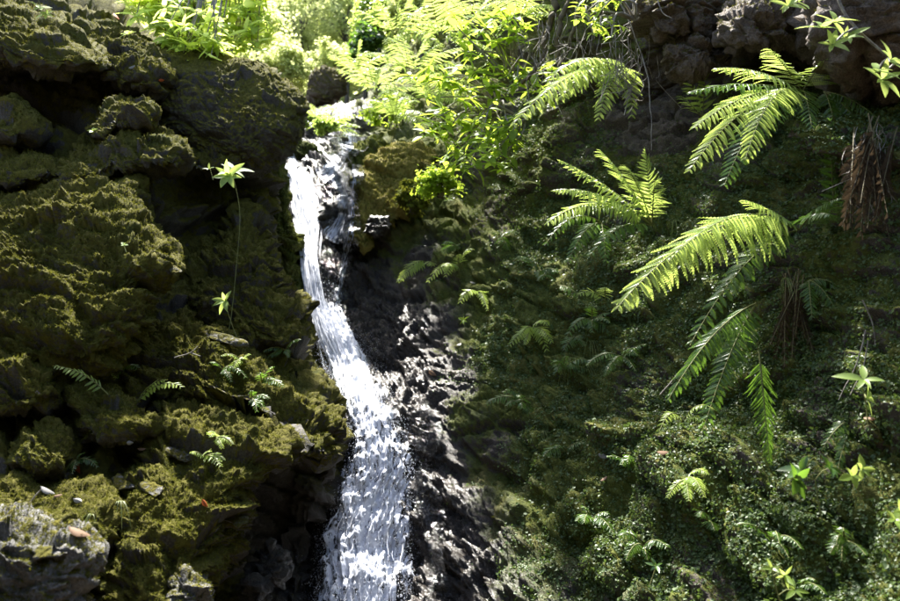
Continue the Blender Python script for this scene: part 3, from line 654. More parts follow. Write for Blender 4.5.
# ------------------------------------------------------------------ plants
def leafmesh(name, mt, w=.3, fold=.08, curl=.15, n=5, tipw=.0):
    v = []; f = []
    for i in range(n+1):
        t = i/n; ww = w*math.sin(math.pi*(t*.92+.04)**.85)*.5 if 0 < i < n else .004
        z = -curl*t*t
        v += [(t, -ww, z+fold*ww*4), (t, 0, z), (t, ww, z+fold*ww*4)]
        if i: b = 3*(i-1); f += [[b, b+3, b+4, b+1], [b+1, b+4, b+5, b+2]]
    return mesh(name, np.array(v), np.array(f), mt)
LEAF = {k: [leafmesh(k+'_leaf', m_, w, .07, c) for w, c in ((.30, .1), (.36, .25), (.27, .35))] for k, m_ in (('shrub', L_SHRUB), ('bright', L_BRIGHT), ('fern', L_FERN), ('dark', L_FDARK), ('maple', L_MAPLE))}
def pinnamesh(name, mt, nl=14, droop=.18, gap=.22, wprof=1.):
    v = []; f = []; dx = 1/nl
    for i in range(nl):
        x = i*dx; pr = .5*max(.06, math.sin(math.pi*min(1, (x*.80+.22)))**.8)*wprof
        zz = lambda a: -droop*a*a
        for s_ in (-1, 1):
            b = len(v); tip = x+dx*.9
            v += [(x, 0, zz(x)), (x+dx*(.35), s_*pr*.6, zz(x)+.025), (tip+dx*.25, s_*pr, zz(tip)-.005), (x+dx*(1-gap*.3), s_*pr*.35, zz(tip)+.012), (x+dx, 0, zz(x+dx))]
            q = [b, b+1, b+2, b+3]; q2 = [b, b+3, b+4, b+4]
            f += [q if s_ > 0 else q[::-1]]
            f += [[b, b+3, b+4, b+4][:3]+[b+4]] if False else []
            v += [(x+dx*.5, s_*pr*.02, zz(x))]
            f += [[b, b+3, b+4, b+5] if s_ > 0 else [b+5, b+4, b+3, b]]
    # tip
    b = len(v); v += [(.93, -.03, -droop*.86), (1.0, 0, -droop), (.93, .03, -droop*.86), (.9, 0, -droop*.8)]; f += [[b, b+1, b+2, b+3]]
    v = np.array(v, float); v[:, 0] = np.minimum(v[:, 0], 1.02)
    return mesh(name, v, np.array(f), mt, smooth=False)
PINNA = {k: [pinnamesh(k+'_pinna', m_, droop=d) for d in (.08, .2, .34)] for k, m_ in (('fern', L_FERN), ('dark', L_FDARK), ('dead', L_DEAD), ('bright', L_BRIGHT), ('back', L_BACK))}
def nrmz(a): return a/(np.linalg.norm(a)+1e-9)
def frond(parent, org, base, tip, lift, wid, kind='fern', pairs=24, pws=.8, hint=(0, -.6, .8), start=.12, ang=.45, dro=.2, profile=0, stem=.004):
    base = np.asarray(base, float); tip = np.asarray(tip, float); L_ = np.linalg.norm(tip-base)
    mid = (base+tip)/2+np.array([0, 0, lift*L_])
    t = np.linspace(0, 1, 14)[:, None]; c = (1-t)**2*base+2*t*(1-t)*mid+t*t*tip
    mb = MB(); mb.tube(c, np.linspace(stem, stem*.25, 14), 5); vv, ff = mb.get(org)
    fo = link('frond', mesh('frond', vv, ff, B_STEM if kind != 'dead' else B_ROOT), parent)
    spc = L_*(1-start)/pairs
    for i in range(pairs):
        tt_ = start+(1-start)*(i+.5)/pairs; p = (1-tt_)**2*base+2*tt_*(1-tt_)*mid+tt_**2*tip
        T_ = nrmz(2*(1-tt_)*(mid-base)+2*tt_*(tip-mid)); h_ = np.asarray(hint, float)
        Nn = nrmz(h_-T_*np.dot(h_, T_)); S_ = np.cross(T_, Nn)
        x = (tt_-start)/(1-start)
        w_ = wid*((min(1, (x+.08)/.22))**.6*(1-x)**.58 if profile == 0 else math.sin(math.pi*(x*.85+.13))**.7)+spc*.6
        for s_ in (-1, 1):
            a = ang+random.gauss(0, .09)+.3*x
            if random.random() < .04: continue
            dv = nrmz(S_*s_*math.cos(a)+T_*math.sin(a)+np.array([0, 0, -dro*random.uniform(.5, 1.4)]))
            nn = nrmz(Nn-dv*np.dot(Nn, dv)+rng.normal(0, .12, 3)); yv = nrmz(np.cross(nn, dv)); nn = np.cross(dv, yv)
            wl_ = w_*random.uniform(.9, 1.08); pw = min(spc*pws, wl_*.42)
            M = Matrix(((dv[0]*wl_, yv[0]*pw, nn[0]*wl_, p[0]-org[0]), (dv[1]*wl_, yv[1]*pw, nn[1]*wl_, p[1]-org[1]), (dv[2]*wl_, yv[2]*pw, nn[2]*wl_, p[2]-org[2]), (0, 0, 0, 1)))
            o_ = link('pinna', random.choice(PINNA[kind]), fo); o_.matrix_basis = M
    return fo
def fern(px, py, dy, fr, label, kind='fern', group=None, depth=None):
    """px,py root on the rock; fr: (tip px, tip py, depth offset of the tip towards camera, lift, width px, pairs[, opts])"""
    p = hit(px, py)[0] if depth is None else P(px, py, depth)
    p = p+np.array([0, -dy, 0])
    e_ = empty('fern', p, label, 'fern', group)
    for q in fr:
        tx, ty, do, lf_, wd, pr = q[:6]; op = dict(q[6]) if len(q) > 6 else {}
        y = p[1]-do; b_ = p
        if 'b' in op: bx, by, bd = op.pop('b'); b_ = P(bx, by, p[1]-bd)
        frond(e_, p, b_, P(tx, ty, y), lf_, wd/F*y, op.pop('k', kind), pr, **op)
    return e_
UPC = (0, -.35, .95)
# the right wall's ferns
fern(505, 60, .1, [], 'x') if False else None
fern(628, 72, .05, [(512,126,.5,.25,32,26),(560,100,.3,.3,30,20),(598,120,.4,.3,26,22),(632,118,.3,.3,18,14),(580,70,.3,.3,22,16),(545,82,.45,.28,20,18)], 'pale fern arching left from the hollow under the roots', 'fern', depth=5.1)
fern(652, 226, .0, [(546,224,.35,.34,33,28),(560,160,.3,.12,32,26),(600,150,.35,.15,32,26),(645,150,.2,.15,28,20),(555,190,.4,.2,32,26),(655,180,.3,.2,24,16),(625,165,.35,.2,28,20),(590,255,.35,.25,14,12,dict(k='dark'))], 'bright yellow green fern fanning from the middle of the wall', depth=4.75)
F3 = [(688,172,.45,.2,38,34),(694,128,.4,.16,38,32),(724,186,.5,.24,36,32,dict(k='dark')),(690,92,.25,.12,28,24,dict(k='dark')),(745,160,.5,.3,36,28),(716,68,.3,.14,34,28),(768,48,.3,.1,30,20),(829,58,.3,.12,34,22),(812,128,.3,.3,26,18,dict(k='dark'))]
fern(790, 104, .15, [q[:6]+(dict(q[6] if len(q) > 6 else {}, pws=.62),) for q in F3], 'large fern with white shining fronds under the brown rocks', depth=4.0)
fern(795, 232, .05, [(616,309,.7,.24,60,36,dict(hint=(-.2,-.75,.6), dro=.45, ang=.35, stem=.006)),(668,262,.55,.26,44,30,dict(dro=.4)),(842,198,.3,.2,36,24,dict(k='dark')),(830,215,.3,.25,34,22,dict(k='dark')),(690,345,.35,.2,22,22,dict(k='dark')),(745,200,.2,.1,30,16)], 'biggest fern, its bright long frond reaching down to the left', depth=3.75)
fern(752, 305, .05, [(668,400,.35,.16,26,28,dict(k='dark', dro=.5)),(700,440,.3,.12,20,24,dict(k='dark')),(730,385,.2,.1,18,14,dict(k='dark'))], 'dark green fern drooping under the biggest fern', 'dark', depth=3.8)
fern(757, 350, .02, [(770,465,.12,.02,22,36,dict(k='dark', hint=(0,-1,.1), dro=.3, ang=.6)),(742,330,.1,.2,12,10)], 'single narrow frond hanging straight down below the others', 'dark', depth=3.45)
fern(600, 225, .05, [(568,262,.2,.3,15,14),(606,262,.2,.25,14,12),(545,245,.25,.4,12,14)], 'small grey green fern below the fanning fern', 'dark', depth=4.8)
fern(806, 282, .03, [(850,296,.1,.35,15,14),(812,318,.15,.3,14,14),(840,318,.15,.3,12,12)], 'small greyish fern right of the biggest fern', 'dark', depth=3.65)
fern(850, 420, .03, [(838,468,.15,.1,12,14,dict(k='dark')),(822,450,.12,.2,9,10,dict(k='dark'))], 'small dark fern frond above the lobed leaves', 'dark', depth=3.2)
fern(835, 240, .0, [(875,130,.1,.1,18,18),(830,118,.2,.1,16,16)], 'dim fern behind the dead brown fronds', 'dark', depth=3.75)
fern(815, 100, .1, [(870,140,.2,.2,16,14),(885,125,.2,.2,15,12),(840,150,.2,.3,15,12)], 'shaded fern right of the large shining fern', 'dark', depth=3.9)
fern(700, 122, .05, [(682,60,.1,.1,16,12),(706,70,.15,.1,14,10),(680,95,.2,.1,14,10)], 'small yellow green fern beneath the wedged brown stone', depth=4.7)
for (x, y, lab) in ((555,285,'bright little fern below the fanning fern'), (540,270,'tiny bright fern at the edge of the shaded hollow'), (575,335,'low fern above the pale grass blades'), (605,300,'small fern left of the biggest frond tip'), (455,245,'small bright fern high on the mossy wall'), (425,262,'pale feathery fern clump beside the wet rock'), (680,420,'little fern under the drooping dark fronds'), (800,590,'small fern at the bottom edge right of centre'), (640,545,'small fern near the grey lower rock'), (710,520,'sparse fern low on the leafy wall'), (560,370,'fern tuft beside the grey wall rock'), (480,295,'small fern on the mossy wall near the middle'), (590,318,'leafy fern tuft under the shaded hollow of the fanning fern'), (620,355,'low fern between the pale grass and the drooping dark fronds'), (530,330,'thin fern on the shaded wall bulge'), (560,450,'small fern over the white fallen leaf'), (630,470,'fern sprig under the pink leaf'), (520,400,'thin fern at the edge of the wet black rock'), (590,520,'small fern above the grey lower rock'), (685,480,'fern sprig in the middle of the leafy wall'), (770,540,'small fern in the dark lower right'), (840,540,'thin fern near the lobed leaves at the right edge'), (500,235,'small fern below the hanging tips of the bush'), (455,265,'pale fern tuft on the upper mossy wall')):
    fern(x, y, .01, [(x+random.uniform(-34, 34), y+random.uniform(-16, 22), random.uniform(.08, .22), random.uniform(.15, .45), random.uniform(6, 13), random.choice([9, 12, 15])) for _ in range(random.choice([2, 3, 4, 6, 7]))], lab, random.choice(['fern', 'dark', 'dark']))
# left rock's little ferns
fern(112, 393, .02, [(54,366,.15,.22,12,13)], 'single small bright frond pointing left on the moss slab', depth=None)
fern(140, 405, .02, [(182,387,.12,.35,9,11),(165,380,.05,.3,8,9)], 'small bright frond arching right on the moss slab')
fern(118, 380, .02, [(138,368,.1,.4,8,9,dict(k='dark')),(105,372,.1,.3,8,8)], 'tiny grey frond between the two bright fronds')
for (x, y, lab) in ((225,372,'small dark green fern on the slanting slab'), (240,358,'feathery fern under the low leaf rosette'), (285,352,'bright fern sprig close to the falling water'), (205,455,'small fern at the top of the moss mound'), (215,440,'thin fern sprig on the moss mound'), (80,462,'tiny bright fern behind the red leaf'), (265,380,'fern sprig on the right end of the slab'), (250,400,'short fern tuft above the black corner')):
    fern(x, y, .01, [(x+random.uniform(-22, 22), y+random.uniform(-14, 12), random.uniform(.04, .12), .3, random.uniform(5, 8), 9) for _ in range(4)], lab, random.choice(['fern', 'dark']))

# leaf rosettes
def whorl(parent, org, p, axis, r, kind='shrub', nl=7, tilt=.5, wsc=1.):
    axis = nrmz(np.asarray(axis, float)); a = nrmz(np.cross(axis, [.3, .7, .2])); b = np.cross(axis, a); ph = random.random()*6
    for i in range(nl):
        th = ph+i*2*math.pi/nl+random.gauss(0, .15); el = tilt+random.gauss(0, .25)
        d = nrmz((a*math.cos(th)+b*math.sin(th))*math.cos(el)+axis*math.sin(el)+np.array([0, 0, -.15]))
        nn = nrmz(axis-d*np.dot(axis, d)); y = np.cross(nn, d); s_ = r*random.uniform(.55, 1.2)
        M = Matrix(((d[0]*s_, y[0]*s_*wsc, nn[0]*s_, p[0]-org[0]), (d[1]*s_, y[1]*s_*wsc, nn[1]*s_, p[1]-org[1]), (d[2]*s_, y[2]*s_*wsc, nn[2]*s_, p[2]-org[2]), (0, 0, 0, 1)))
        o_ = link('leaf', random.choice(LEAF[kind]), parent); o_.matrix_basis = M
def sprout(pts_, d, tips, r, label, kind='bright', nl=8, axis=(0, -.7, .6), rad=.003, cat='plant', wsc=1.):
    """stem through photo points at depth d, rosettes at tips"""
    p = [P(x, y, d) for x, y in pts_]; org = p[0]
    e_ = empty('leafy_plant', org, label, cat)
    c = cr(np.array(p), np.linspace(0, 1, 16)); mb = MB(); mb.tube(c, np.linspace(rad, rad*.6, 16), 5); vv, ff = mb.get(org)
    stem = link('stem', mesh('stem', vv, ff, B_STEM if rad < .006 else B_TWIG), e_)
    for (x, y, do) in tips: 
        t_ = P(x, y, d-do); i = np.argmin(np.linalg.norm(c-t_, axis=1))
        if np.linalg.norm(c[i]-t_) > .01:
            mb = MB(); mb.tube(np.array([c[i], (c[i]+t_)/2+[0, 0, .01], t_]), rad*.6, 5); vv, ff = mb.get(org)
            link('twig', mesh('twig', vv, ff, B_STEM if rad < .006 else B_TWIG), e_)
        whorl(stem, org, t_, nrmz(np.array(axis)+rng.normal(0, .25, 3)), r/F*d, kind, nl, wsc=wsc)
    return e_
sprout([(228,335),(232,310),(236,270),(240,215),(234,180)], 4.75, [(234,172,.05),(228,176,.1)], 19, 'tall rosette of bright leaves on a thin stem before the dark hollow', nl=9, wsc=1.25)
sprout([(240,345),(232,325),(225,304)], 4.6, [(225,301,.03)], 15, 'lower small leaf rosette on a pale stem above the slab', nl=8, wsc=1.3)
sprout([(213,180),(211,172)], 4.9, [(209,169,.0)], 11, 'little leaf pair left of the tall rosette', nl=4)
sprout([(126,252),(124,246)], 3.78, [(124,245,.0)], 6, 'tiny bright leaf sprout on the squared block', nl=5, wsc=1.6)
sprout([(93,136),(93,131)], 4.7, [(93,131,0)], 6, 'tiny leaf sprout under the narrow moss ledge', nl=5, wsc=1.6)
sprout([(130,45),(129,36)], 5.0, [(129,34,0)], 10, 'small leaf sprout on the mossy upper slope', nl=7, wsc=1.3)
sprout([(42,22),(40,6),(36,-10)], 4.8, [(40,8,0),(47,14,0),(34,-4,0)], 11, 'leafy seedling at the top left edge', nl=6, wsc=1.4)
sprout([(832,-25),(842,8),(858,30),(878,48),(900,66)], 2.9, [(835,22,.05),(822,28,.08),(832,45,.1),(845,38,.0),(876,72,.1),(890,62,.05),(882,80,.05)], 24, 'woody branch with leaf whorls in the top right corner', 'bright', 6, rad=.0075, wsc=1.05)
sprout([(800,-30),(795,-8)], 2.9, [(788,6,.05),(798,2,.0)], 22, 'leaf whorl hanging into the top edge', 'bright', 5)
sprout([(868,425),(866,405),(862,385),(864,372)], 2.75, [(864,380,.03),(866,398,.02)], 26, 'young plant with long light green leaves at the right edge', 'fern', 5, axis=(.3,-.8,.5))
sprout([(822,520),(818,500),(815,480)], 2.85, [(800,470,.03),(830,468,.02),(795,480,.05)], 17, 'broad lobed leaf plant under the small dark fern', 'dark', 6, wsc=1.5)
sprout([(862,500),(856,488),(852,478)], 2.75, [(852,476,.03),(862,470,.0)], 15, 'broad leaf plant next to the lobed one near the right edge', 'fern', 5, wsc=1.6)
sprout([(905,535),(898,525)], 2.55, [(895,520,0),(902,512,0)], 14, 'lobed leaves cut by the right edge', 'fern', 5, wsc=1.5)
sprout([(780,601),(775,585),(772,572)], 2.75, [(772,568,.0),(785,575,.0),(795,590,0)], 13, 'light leaves growing at the bottom edge', 'fern', 5)
sprout([(650,585),(655,570)], 3.2, [(656,566,0)], 10, 'small leafy sprig low on the right wall', 'dark', 6)
sprout([(455,222),(452,205),(450,198)], 6.4, [(448,200,0),(458,190,0)], 9, 'small bright leafy sprig under the big bush', 'shrub', 6)
sprout([(465,330),(464,322)], 5.7, [(464,320,0)], 8, 'little green sprig on the mossy wall beside the wet rock', 'shrub', 6)

# the leafy bush in the middle: branches with whorls
def bush(root, d, tips, r, label, kind='shrub', nl=6, jit=.35, name='bush'):
    org = P(*root, d); e_ = empty(name, org, label, 'bush')
    for (x, y) in tips:
        t_ = P(x, y, d-random.uniform(0, jit)); m_ = (org+t_)/2+np.array([random.uniform(-.1, .1), -.05, random.uniform(.0, .15)])
        c = cr(np.array([org, m_, t_]), np.linspace(0, 1, 9)); mb = MB(); mb.tube(c, np.linspace(.011, .004, 9), 5); vv, ff = mb.get(org)
        br = link('branch', mesh('branch', vv, ff, B_TWIG), e_)
        whorl(br, org, t_, (random.gauss(0, .4), -.3, .85), r/F*d, kind, nl, .3, wsc=1.25)
        whorl(br, org, t_*.86+m_*.14+rng.normal(0, .03, 3), (random.gauss(0, .5), -.3, .7), r/F*d, kind, nl-1, .15, wsc=1.25)
        whorl(br, org, t_*.7+m_*.3+rng.normal(0, .05, 3), (random.gauss(0, .5), -.4, .6), r/F*d, kind, nl-2, .1, wsc=1.25)
    return e_
def inpoly(n_, poly, mind=9.):
    poly = np.array(poly, float); out = []; lo_, hi = poly.min(0), poly.max(0); tries = 0
    while len(out) < n_ and tries < 20000:
        tries += 1; x, y = random.uniform(lo_[0], hi[0]), random.uniform(lo_[1], hi[1]); ins = False
        for i in range(len(poly)):
            (x1, y1), (x2, y2) = poly[i], poly[i-1]
            if (y1 > y) != (y2 > y) and x < (x2-x1)*(y-y1)/(y2-y1)+x1: ins = not ins
        if ins and all((x-a)**2+(y-b)**2 > mind*mind for a, b in out): out.append((x, y))
    return out
bush((500,112), 6.2, inpoly(25, [(408,70),(440,66),(470,90),(500,110),(515,150),(490,185),(450,180),(440,150),(405,130)], 9), 19, 'lower half of the leafy bush hanging over the mossy slope')
bush((515,88), 5.9, inpoly(26, [(452,10),(500,-8),(530,15),(525,60),(560,70),(540,110),(490,100),(455,50)], 10), 18, 'upper half of the leafy bush, below the top edge')
bush((525,120), 5.8, inpoly(12, [(485,115),(520,118),(515,160),(495,175),(480,150)], 9), 16, 'smallest part of the leafy bush with hanging tips')
bush((600,20), 5.0, inpoly(10, [(572,-12),(612,-12),(612,30),(590,40),(575,20)], 9), 12, 'bright little bush beside the hanging roots', nl=5)
bush((635,20), 4.4, inpoly(5, [(592,5),(612,-10),(620,30),(605,45)], 8), 11, 'leaf sprays over the edge of the root hollow', nl=5)
# maple like sprays at the upper left
for poly, d, nn_, lab in (([(105,-15),(185,-15),(205,40),(165,38),(130,18)], 6.6, 18, 'bright leafy spray at the top edge, leftmost of three'), ([(160,20),(200,10),(222,50),(215,72),(185,76),(165,50)], 6.3, 20, 'bright leafy spray drooping over the dark boulder'), ([(195,-15),(268,-15),(270,45),(236,66),(212,35)], 7.6, 20, 'bright leafy spray at the top edge, rightmost of three')):
    bush((poly[0][0]+60, -70), d, inpoly(int(nn_*1.9), poly, 5), 19, lab, 'maple', 6, .6)

# far and middle ferns in the bright gap
def wildfern(x, y, d, cnt, r, label, kind='bright', lo_=-2.6, hi_=.5):
    p = P(x, y, d); e_ = empty('fern', p, label, 'fern')
    for i in range(cnt):
        a = lo_+(hi_-lo_)*(i+random.random()*.6)/cnt; L_ = r*random.uniform(.8, 1.15)
        tx, ty = x+math.cos(a)*L_, y+math.sin(a)*L_*.8
        frond(e_, p, p, P(tx, ty, d-random.uniform(.2, .9)), .22, .30*r/F*d, kind, 16, hint=(random.gauss(0, .3), -.5, .9), dro=.3)
for (x, y, d, c_, r_, k_, lab) in ((410,75,8.3,8,62,'bright','large pale fern left of the leafy bush'), (440,40,7.8,8,60,'bright','big fern behind the top of the leafy bush'), (395,35,9.2,7,50,'fern','fern cluster high in the gorge gap'), (375,95,9.6,8,46,'bright','bright fern above the stream lip'), (395,120,8.7,7,36,'fern','low fern over the stream edge'), (355,75,11,7,40,'fern','dark green fern behind the stream boulder'), (430,100,7.9,7,45,'bright','fern fronds behind the left edge of the bush'), (470,20,7.2,6,50,'bright','fern fronds at the top edge behind the bush'), (520,20,6.6,6,48,'fern','fern fronds at the top edge near the hanging roots'), (335,130,9.9,7,26,'fern','small fern growing at the lip of the fall'), (318,120,10.2,6,22,'bright','bright fern tuft below the stream boulder')):
    wildfern(x, y, d, c_, r_, lab, k_)

# roots and twigs
def tubes(name, lines, d, rad, mt, label, cat, jit=.0):
    org = P(*lines[0][0], d); mb = MB()
    for ln in lines:
        p = np.array([P(x, y, d-random.uniform(0, jit)) for x, y in ln]); c = cr(p, np.linspace(0, 1, 8*len(ln)))
        c = c+np.stack([fbm(c, 9, 2, off=k*5.) for k in range(3)], 1)*rad*1.2
        mb.tube(c, np.linspace(rad, rad*.45, len(c)), 7)
    vv, ff = mb.get(org); o_ = link(name, mesh(name, vv, ff, mt)); o_.location = org; tag(o_, label, cat); return o_
tubes('root', [[(560,-15),(548,30),(540,60),(520,85)]], 5.5, .03, B_ROOT, 'thick mossy root at the top running down left', 'root')
tubes('root', [[(572,-15),(560,25),(556,60),(562,100)]], 5.4, .026, B_ROOT, 'mossy root hanging straight down from the top edge', 'root')
tubes('root', [[(585,-15),(575,20),(566,55),(545,95)]], 5.3, .02, B_ROOT, 'thinner mossy root right of the thick ones', 'root')
tubes('root', [[(612,-10),(624,10),(636,40),(648,80),(652,150)]], 4.5, .005, B_TWIG, 'thin bare hanging root in the dark hollow', 'root')
tubes('root', [[(655,-8),(662,12),(672,18)]], 4.2, .004, B_TWIG, 'short bare root tip against the brown rock', 'root')
tubes('twig', [[(605,5),(590,18),(600,30)],[(590,18),(575,15)]], 5.0, .006, B_TWIG, 'pale forked twig beside the mossy roots', 'twig')
tubes('twig', [[(10,519),(28,505),(42,490)]], 2.95, .005, B_TWIG, 'thin twig lying against the grey leaf', 'twig')
tubes('twig', [[(175,358),(190,352),(198,346)],[(190,352),(200,356)]], 4.0, .004, B_TWIG, 'pale forked twig on the slanting slab', 'twig')
tubes('twig', [[(660,395),(672,380),(700,350),(730,320)]], 3.7, .004, B_TWIG, 'thin stalk crossing below the biggest fern', 'twig')
for i, (a, b_) in enumerate((((866,330),(838,400)), ((868,340),(850,395)), ((862,300),(875,345)))):
    tubes('stalk', [[a, ((a[0]+b_[0])/2+4, (a[1]+b_[1])/2), b_]], 3.1, .003, B_TWIG, ['pale dry stalk slanting left above the long leaved plant', 'second dry stalk, just right of the slanting one', 'short dry stalk highest on the right wall'][i], 'stalk')
# fine hanging rootlets in the hollows: too many to count
mb = MB()
for _ in range(90):
    x = random.choice([random.gauss(560, 22), random.gauss(628, 14), random.gauss(870, 14)]); y0 = random.uniform(5, 60) if x < 700 else random.uniform(120, 170)
    d = 5.2 if x < 590 else 4.7 if x < 700 else 3.45
    p = np.array([P(x+random.gauss(0, 3)*k, y0+k*random.uniform(8, 16), d-random.uniform(0, .1)) for k in range(5)]); mb.tube(cr(p, np.linspace(0, 1, 12)), .0022, 3)
vv, ff = mb.get(); tag(link('rootlets', mesh('rootlets', vv, ff, B_TWIG)), 'fine hair-like rootlets hanging in the hollows', 'roots', kind='stuff')
# dead fern skirt
p0 = P(872, 130, 3.45); e_ = empty('dead_fern', p0, 'skirt of dead brown fronds hanging at the right edge', 'dead fern')
for i in range(13):
    tx = 845+i*4+random.uniform(-5, 5); frond(e_, p0, p0+rng.normal(0, .03, 3), P(tx, random.uniform(195, 240), 3.3-random.random()*.15), .05, .055, 'dead', 11, hint=(random.gauss(0, .6), -1, .1), dro=.9, start=.2)
p0 = P(790, 275, 3.7); e_ = empty('dead_fern', p0, 'tangle of dead fronds below the biggest fern', 'dead fern')
for i in range(9):
    frond(e_, p0, p0+rng.normal(0, .03, 3), P(770+i*6+random.uniform(-6, 6), random.uniform(315, 375), 3.6-random.random()*.1), .05, .03, 'dead', 12, hint=(random.gauss(0, .6), -1, .1), dro=.9, start=.2)
# grass tufts
def grass(x, y, cnt, r, label, dn=1., depth=None, wd=.0035):
    p = hit(x, y)[0] if depth is None else P(x, y, depth); e_ = empty('grass_tuft', p, label, 'grass')
    for i in range(cnt):
        a = random.uniform(-1.2, 1.2); L_ = r/F*p[1]*random.uniform(.6, 1.2)
        k = 7; t = np.linspace(0, 1, k); out = np.stack([math.sin(a)*t*.6, -t*.35, t*.55-dn*1.3*t*t], 1)*L_
        sd_ = np.array([math.cos(a), .4, .2])*wd*.5; w_ = (1-t)**.5+.05
        v = np.stack([out-sd_*w_[:, None], out+sd_*w_[:, None]], 1).reshape(-1, 3); f = np.array([[2*j, 2*j+1, 2*j+3, 2*j+2] for j in range(k-1)])
        link('blade', mesh('blade', v, f, L_GRASS), e_)
grass(572, 358, 16, 48, 'pale grass tuft drooping beside the grey wall rock'); grass(590, 345, 12, 42, 'grass tuft just right of the drooping one'); grass(120, 505, 10, 34, 'long grass blades beside the flat corner stone'); grass(90, 515, 8, 30, 'short grass blades behind the flat corner stone')
grass(770, 245, 10, 30, 'bright bent grass blades under the biggest fern', depth=3.4); grass(675, 222, 8, 28, 'white grass blades left of the biggest fern', depth=4.2); grass(735, 520, 10, 26, 'thin grass tuft low on the leafy wall'); grass(660, 390, 10, 30, 'dry grass tuft under the long bright frond'); grass(785, 280, 12, 34, 'dry pale blades in the tangle of dead fronds', depth=3.5)
grass(545, 430, 9, 28, 'grass tuft above the little dry leaves')

# fallen leaves
def fallen(x, y, r, mt, label, rot=None):
    p, nn = hit(x, y); nn = nrmz(nn+np.array([0, -.3, .6])); a = nrmz(np.cross(nn, rng.normal(size=3))) if rot is None else nrmz(np.array([math.cos(rot), 0, math.sin(rot)])-nn*np.dot(nn, [math.cos(rot), 0, math.sin(rot)]))
    b = np.cross(nn, a); s_ = r/F*p[1]; p = p+nn*.018-a*s_*.5
    me = leafmesh('fallen_leaf', mt, .55, -.2, .3, 6); M = Matrix(((a[0], b[0], nn[0], p[0]), (a[1], b[1], nn[1], p[1]), (a[2], b[2], nn[2], p[2]), (0, 0, 0, 1)))
    o_ = link('fallen_leaf', me); o_.matrix_world = M @ Matrix.Scale(s_, 4); tag(o_, label, 'leaf')
for x, y, r, m_, lab, ro in ((207,502,9,L_ORANGE,'orange fallen leaf on the moss mound',-.8), (45,490,15,L_GREY,'grey fallen leaf above the flat corner stone',.1), (78,530,22,L_DRY,'tan curled leaf behind the flat corner stone',.2), (80,468,14,L_ORANGE,'red brown leaf by the tiny bright fern',-.6), (82,500,10,L_GREY,'small pale leaf on the mossy shelf',-.4), (58,496,8,L_DRY,'short brown leaf beside the grey leaf',.7), (663,452,12,L_DRY,'pale pink leaf lying on the leafy wall',0), (602,458,9,L_GREY,'white fallen leaf at the left of the leafy wall',-.5), (603,481,8,L_DRY,'brown leaf under the white one',.3), (458,343,8,L_GREY,'small white leaf on the mossy slope',.9), (431,372,9,L_DRY,'tan leaf low on the pale gravel pocket',-.6), (475,281,6,L_GREY,'tiny white leaf beside the shaded bulge',.2), (808,488,13,L_DRY,'reddish leaf caught under the lobed leaves',.2), (870,418,14,L_DRY,'yellow brown leaf hanging at the long leaved plant',1.4), (163,78,6,L_ORANGE,'small red leaf on the upper left slope',.1), (130,65,8,L_GREY,'pale dead leaf on the upper left slope',.2), (118,14,10,L_ORANGE,'dark red leaf near the top left leaves',-1.), (130,445,8,L_GREY,'pale leaf on the moss below the fronds',.1), (145,448,8,L_DRY,'light brown leaf beside the pale leaf',.4)):
    fallen(x, y, r, m_, lab, ro)

# ------------------------------------------------------------------ trees and slope far behind
gx, gy = np.meshgrid(np.linspace(-30, 30, 160), np.linspace(0, 1, 90)); 
v = np.stack([gx.ravel(), 24+gy.ravel()*16, 2+gy.ravel()*30], 1); v[:, 1] += 1.5*fbm(v, .2, 3)
tag(link('hillside', mesh('hillside', v, grid_faces(90, 160), M_RIGHT, dict(moss=1+0*v[:, 0], wet=0*v[:, 0]))), 'far forested slope in sunlight', kind='structure')
cnt = 36000; px = rng.uniform(60, 560, cnt); py_ = rng.uniform(-120, 170, cnt)
p = P(px, py_, rng.uniform(20, 24, cnt)); p[:, 1] += 1.5*fbm(p, .5, 2)
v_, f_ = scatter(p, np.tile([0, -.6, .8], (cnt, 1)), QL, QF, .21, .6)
tag(link('undergrowth', mesh('undergrowth', v_, f_, L_BACK, smooth=False)), 'sunlit undergrowth covering the far slope', 'foliage', kind='stuff')
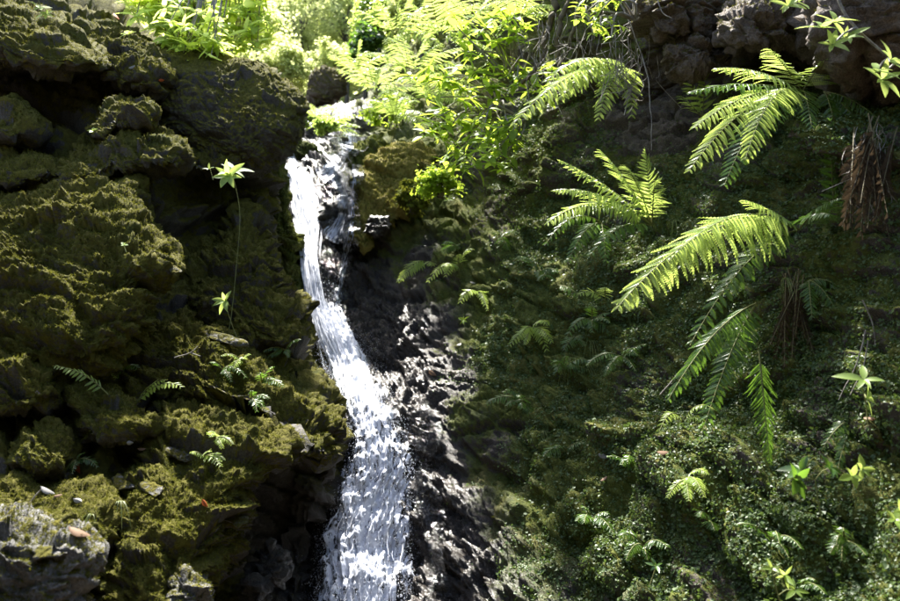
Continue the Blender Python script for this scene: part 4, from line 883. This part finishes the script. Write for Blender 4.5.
def tree(x, y, d, rx, ry, label, mt=L_BACK, cnt=6000, ls=.07, nclump=26, cat='tree'):
    org = P(x, y+ry*(2.2 if cat == 'tree' else .7), d); c0 = P(x, y, d); s_ = d/F; e_ = empty('tree' if cat == 'tree' else 'shrub', org, label, cat)
    cl = []; mb = MB(); mb.tube(cr(np.array([org, (org+c0)/2+[.2*s_*rx/3, 0, 0], c0]), np.linspace(0, 1, 10)), np.linspace(.035, .015, 10)*max(1, d/9), 7)
    for i in range(nclump):
        q = rng.normal(size=3); q /= np.linalg.norm(q); q *= random.uniform(.45, 1.)
        c = c0+q*np.array([rx*s_, min(rx, ry)*s_, ry*s_]); cl.append(c)
        if i % 2 == 0: mb.tube(cr(np.array([c0-[0, 0, ry*s_*.6], (c0+c)/2, c]), np.linspace(0, 1, 6)), np.linspace(.014, .004, 6)*max(1, d/9), 4)
    vv, ff = mb.get(org); link('trunk', mesh('trunk', vv, ff, B_TRUNK), e_)
    cl = np.array(cl); k = rng.integers(len(cl), size=cnt); r_ = .42*min(rx, ry)*s_*rng.uniform(.5, 1.5, len(cl))
    q = rng.normal(size=(cnt, 3)); q /= np.linalg.norm(q, axis=1)[:, None]
    p = cl[k]+q*(r_[k]*np.abs(rng.normal(.55, .4, cnt)))[:, None]*np.array([1, 1, .7])
    v_, f_ = scatter(p, q*.5+[0, -.2, .6], QL, QF, ls, .5)
    cw = link('crown', mesh('crown', v_-org, f_, mt, smooth=False), e_); tag(cw, kind='stuff')
for a in ((255,30,15,45,38,'sunlit tree behind the leafy sprays on the left'), (300,15,19,45,50,'bright tree with painted haze at the top edge over the gap'), (345,15,20,45,50,'pale tree deepest in the gap'), (285,70,14,26,24,'yellow green shrub above the dark boulder'), (378,20,13,24,34,'darker green tree right of the gap', L_FERN), (365,50,12.5,18,26,'dark leafy shrub beside the stream boulder', L_FDARK), (230,5,12,35,30,'broad bright tree top left of the gap'), (420,10,11,35,30,'bright tree top behind the large ferns'), (335,60,17,25,20,'pale shrub behind the round stream boulder'), (180,0,10,40,25,'leafy tree over the upper left slope', L_BRIGHT)):
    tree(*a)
for (x, y, d, rx, ry, mt_, lab) in ((325,128,9.3,18,9,L_FERN,'low green shrub at the lip of the fall'), (305,115,10.2,14,12,L_BRIGHT,'small yellow shrub under the boulder overhang'), (385,110,9.3,22,16,L_SHRUB,'bright low shrub over the stream bank'), (412,200,7.0,14,20,L_GMOSS,'feathery moss shrub on the yellow mossy slope'), (440,185,6.7,22,18,L_SHRUB,'thick low shrub under the leafy bush')):
    tree(x, y, d, rx, ry, lab, mt_, 2200, .035, 16, 'shrub')
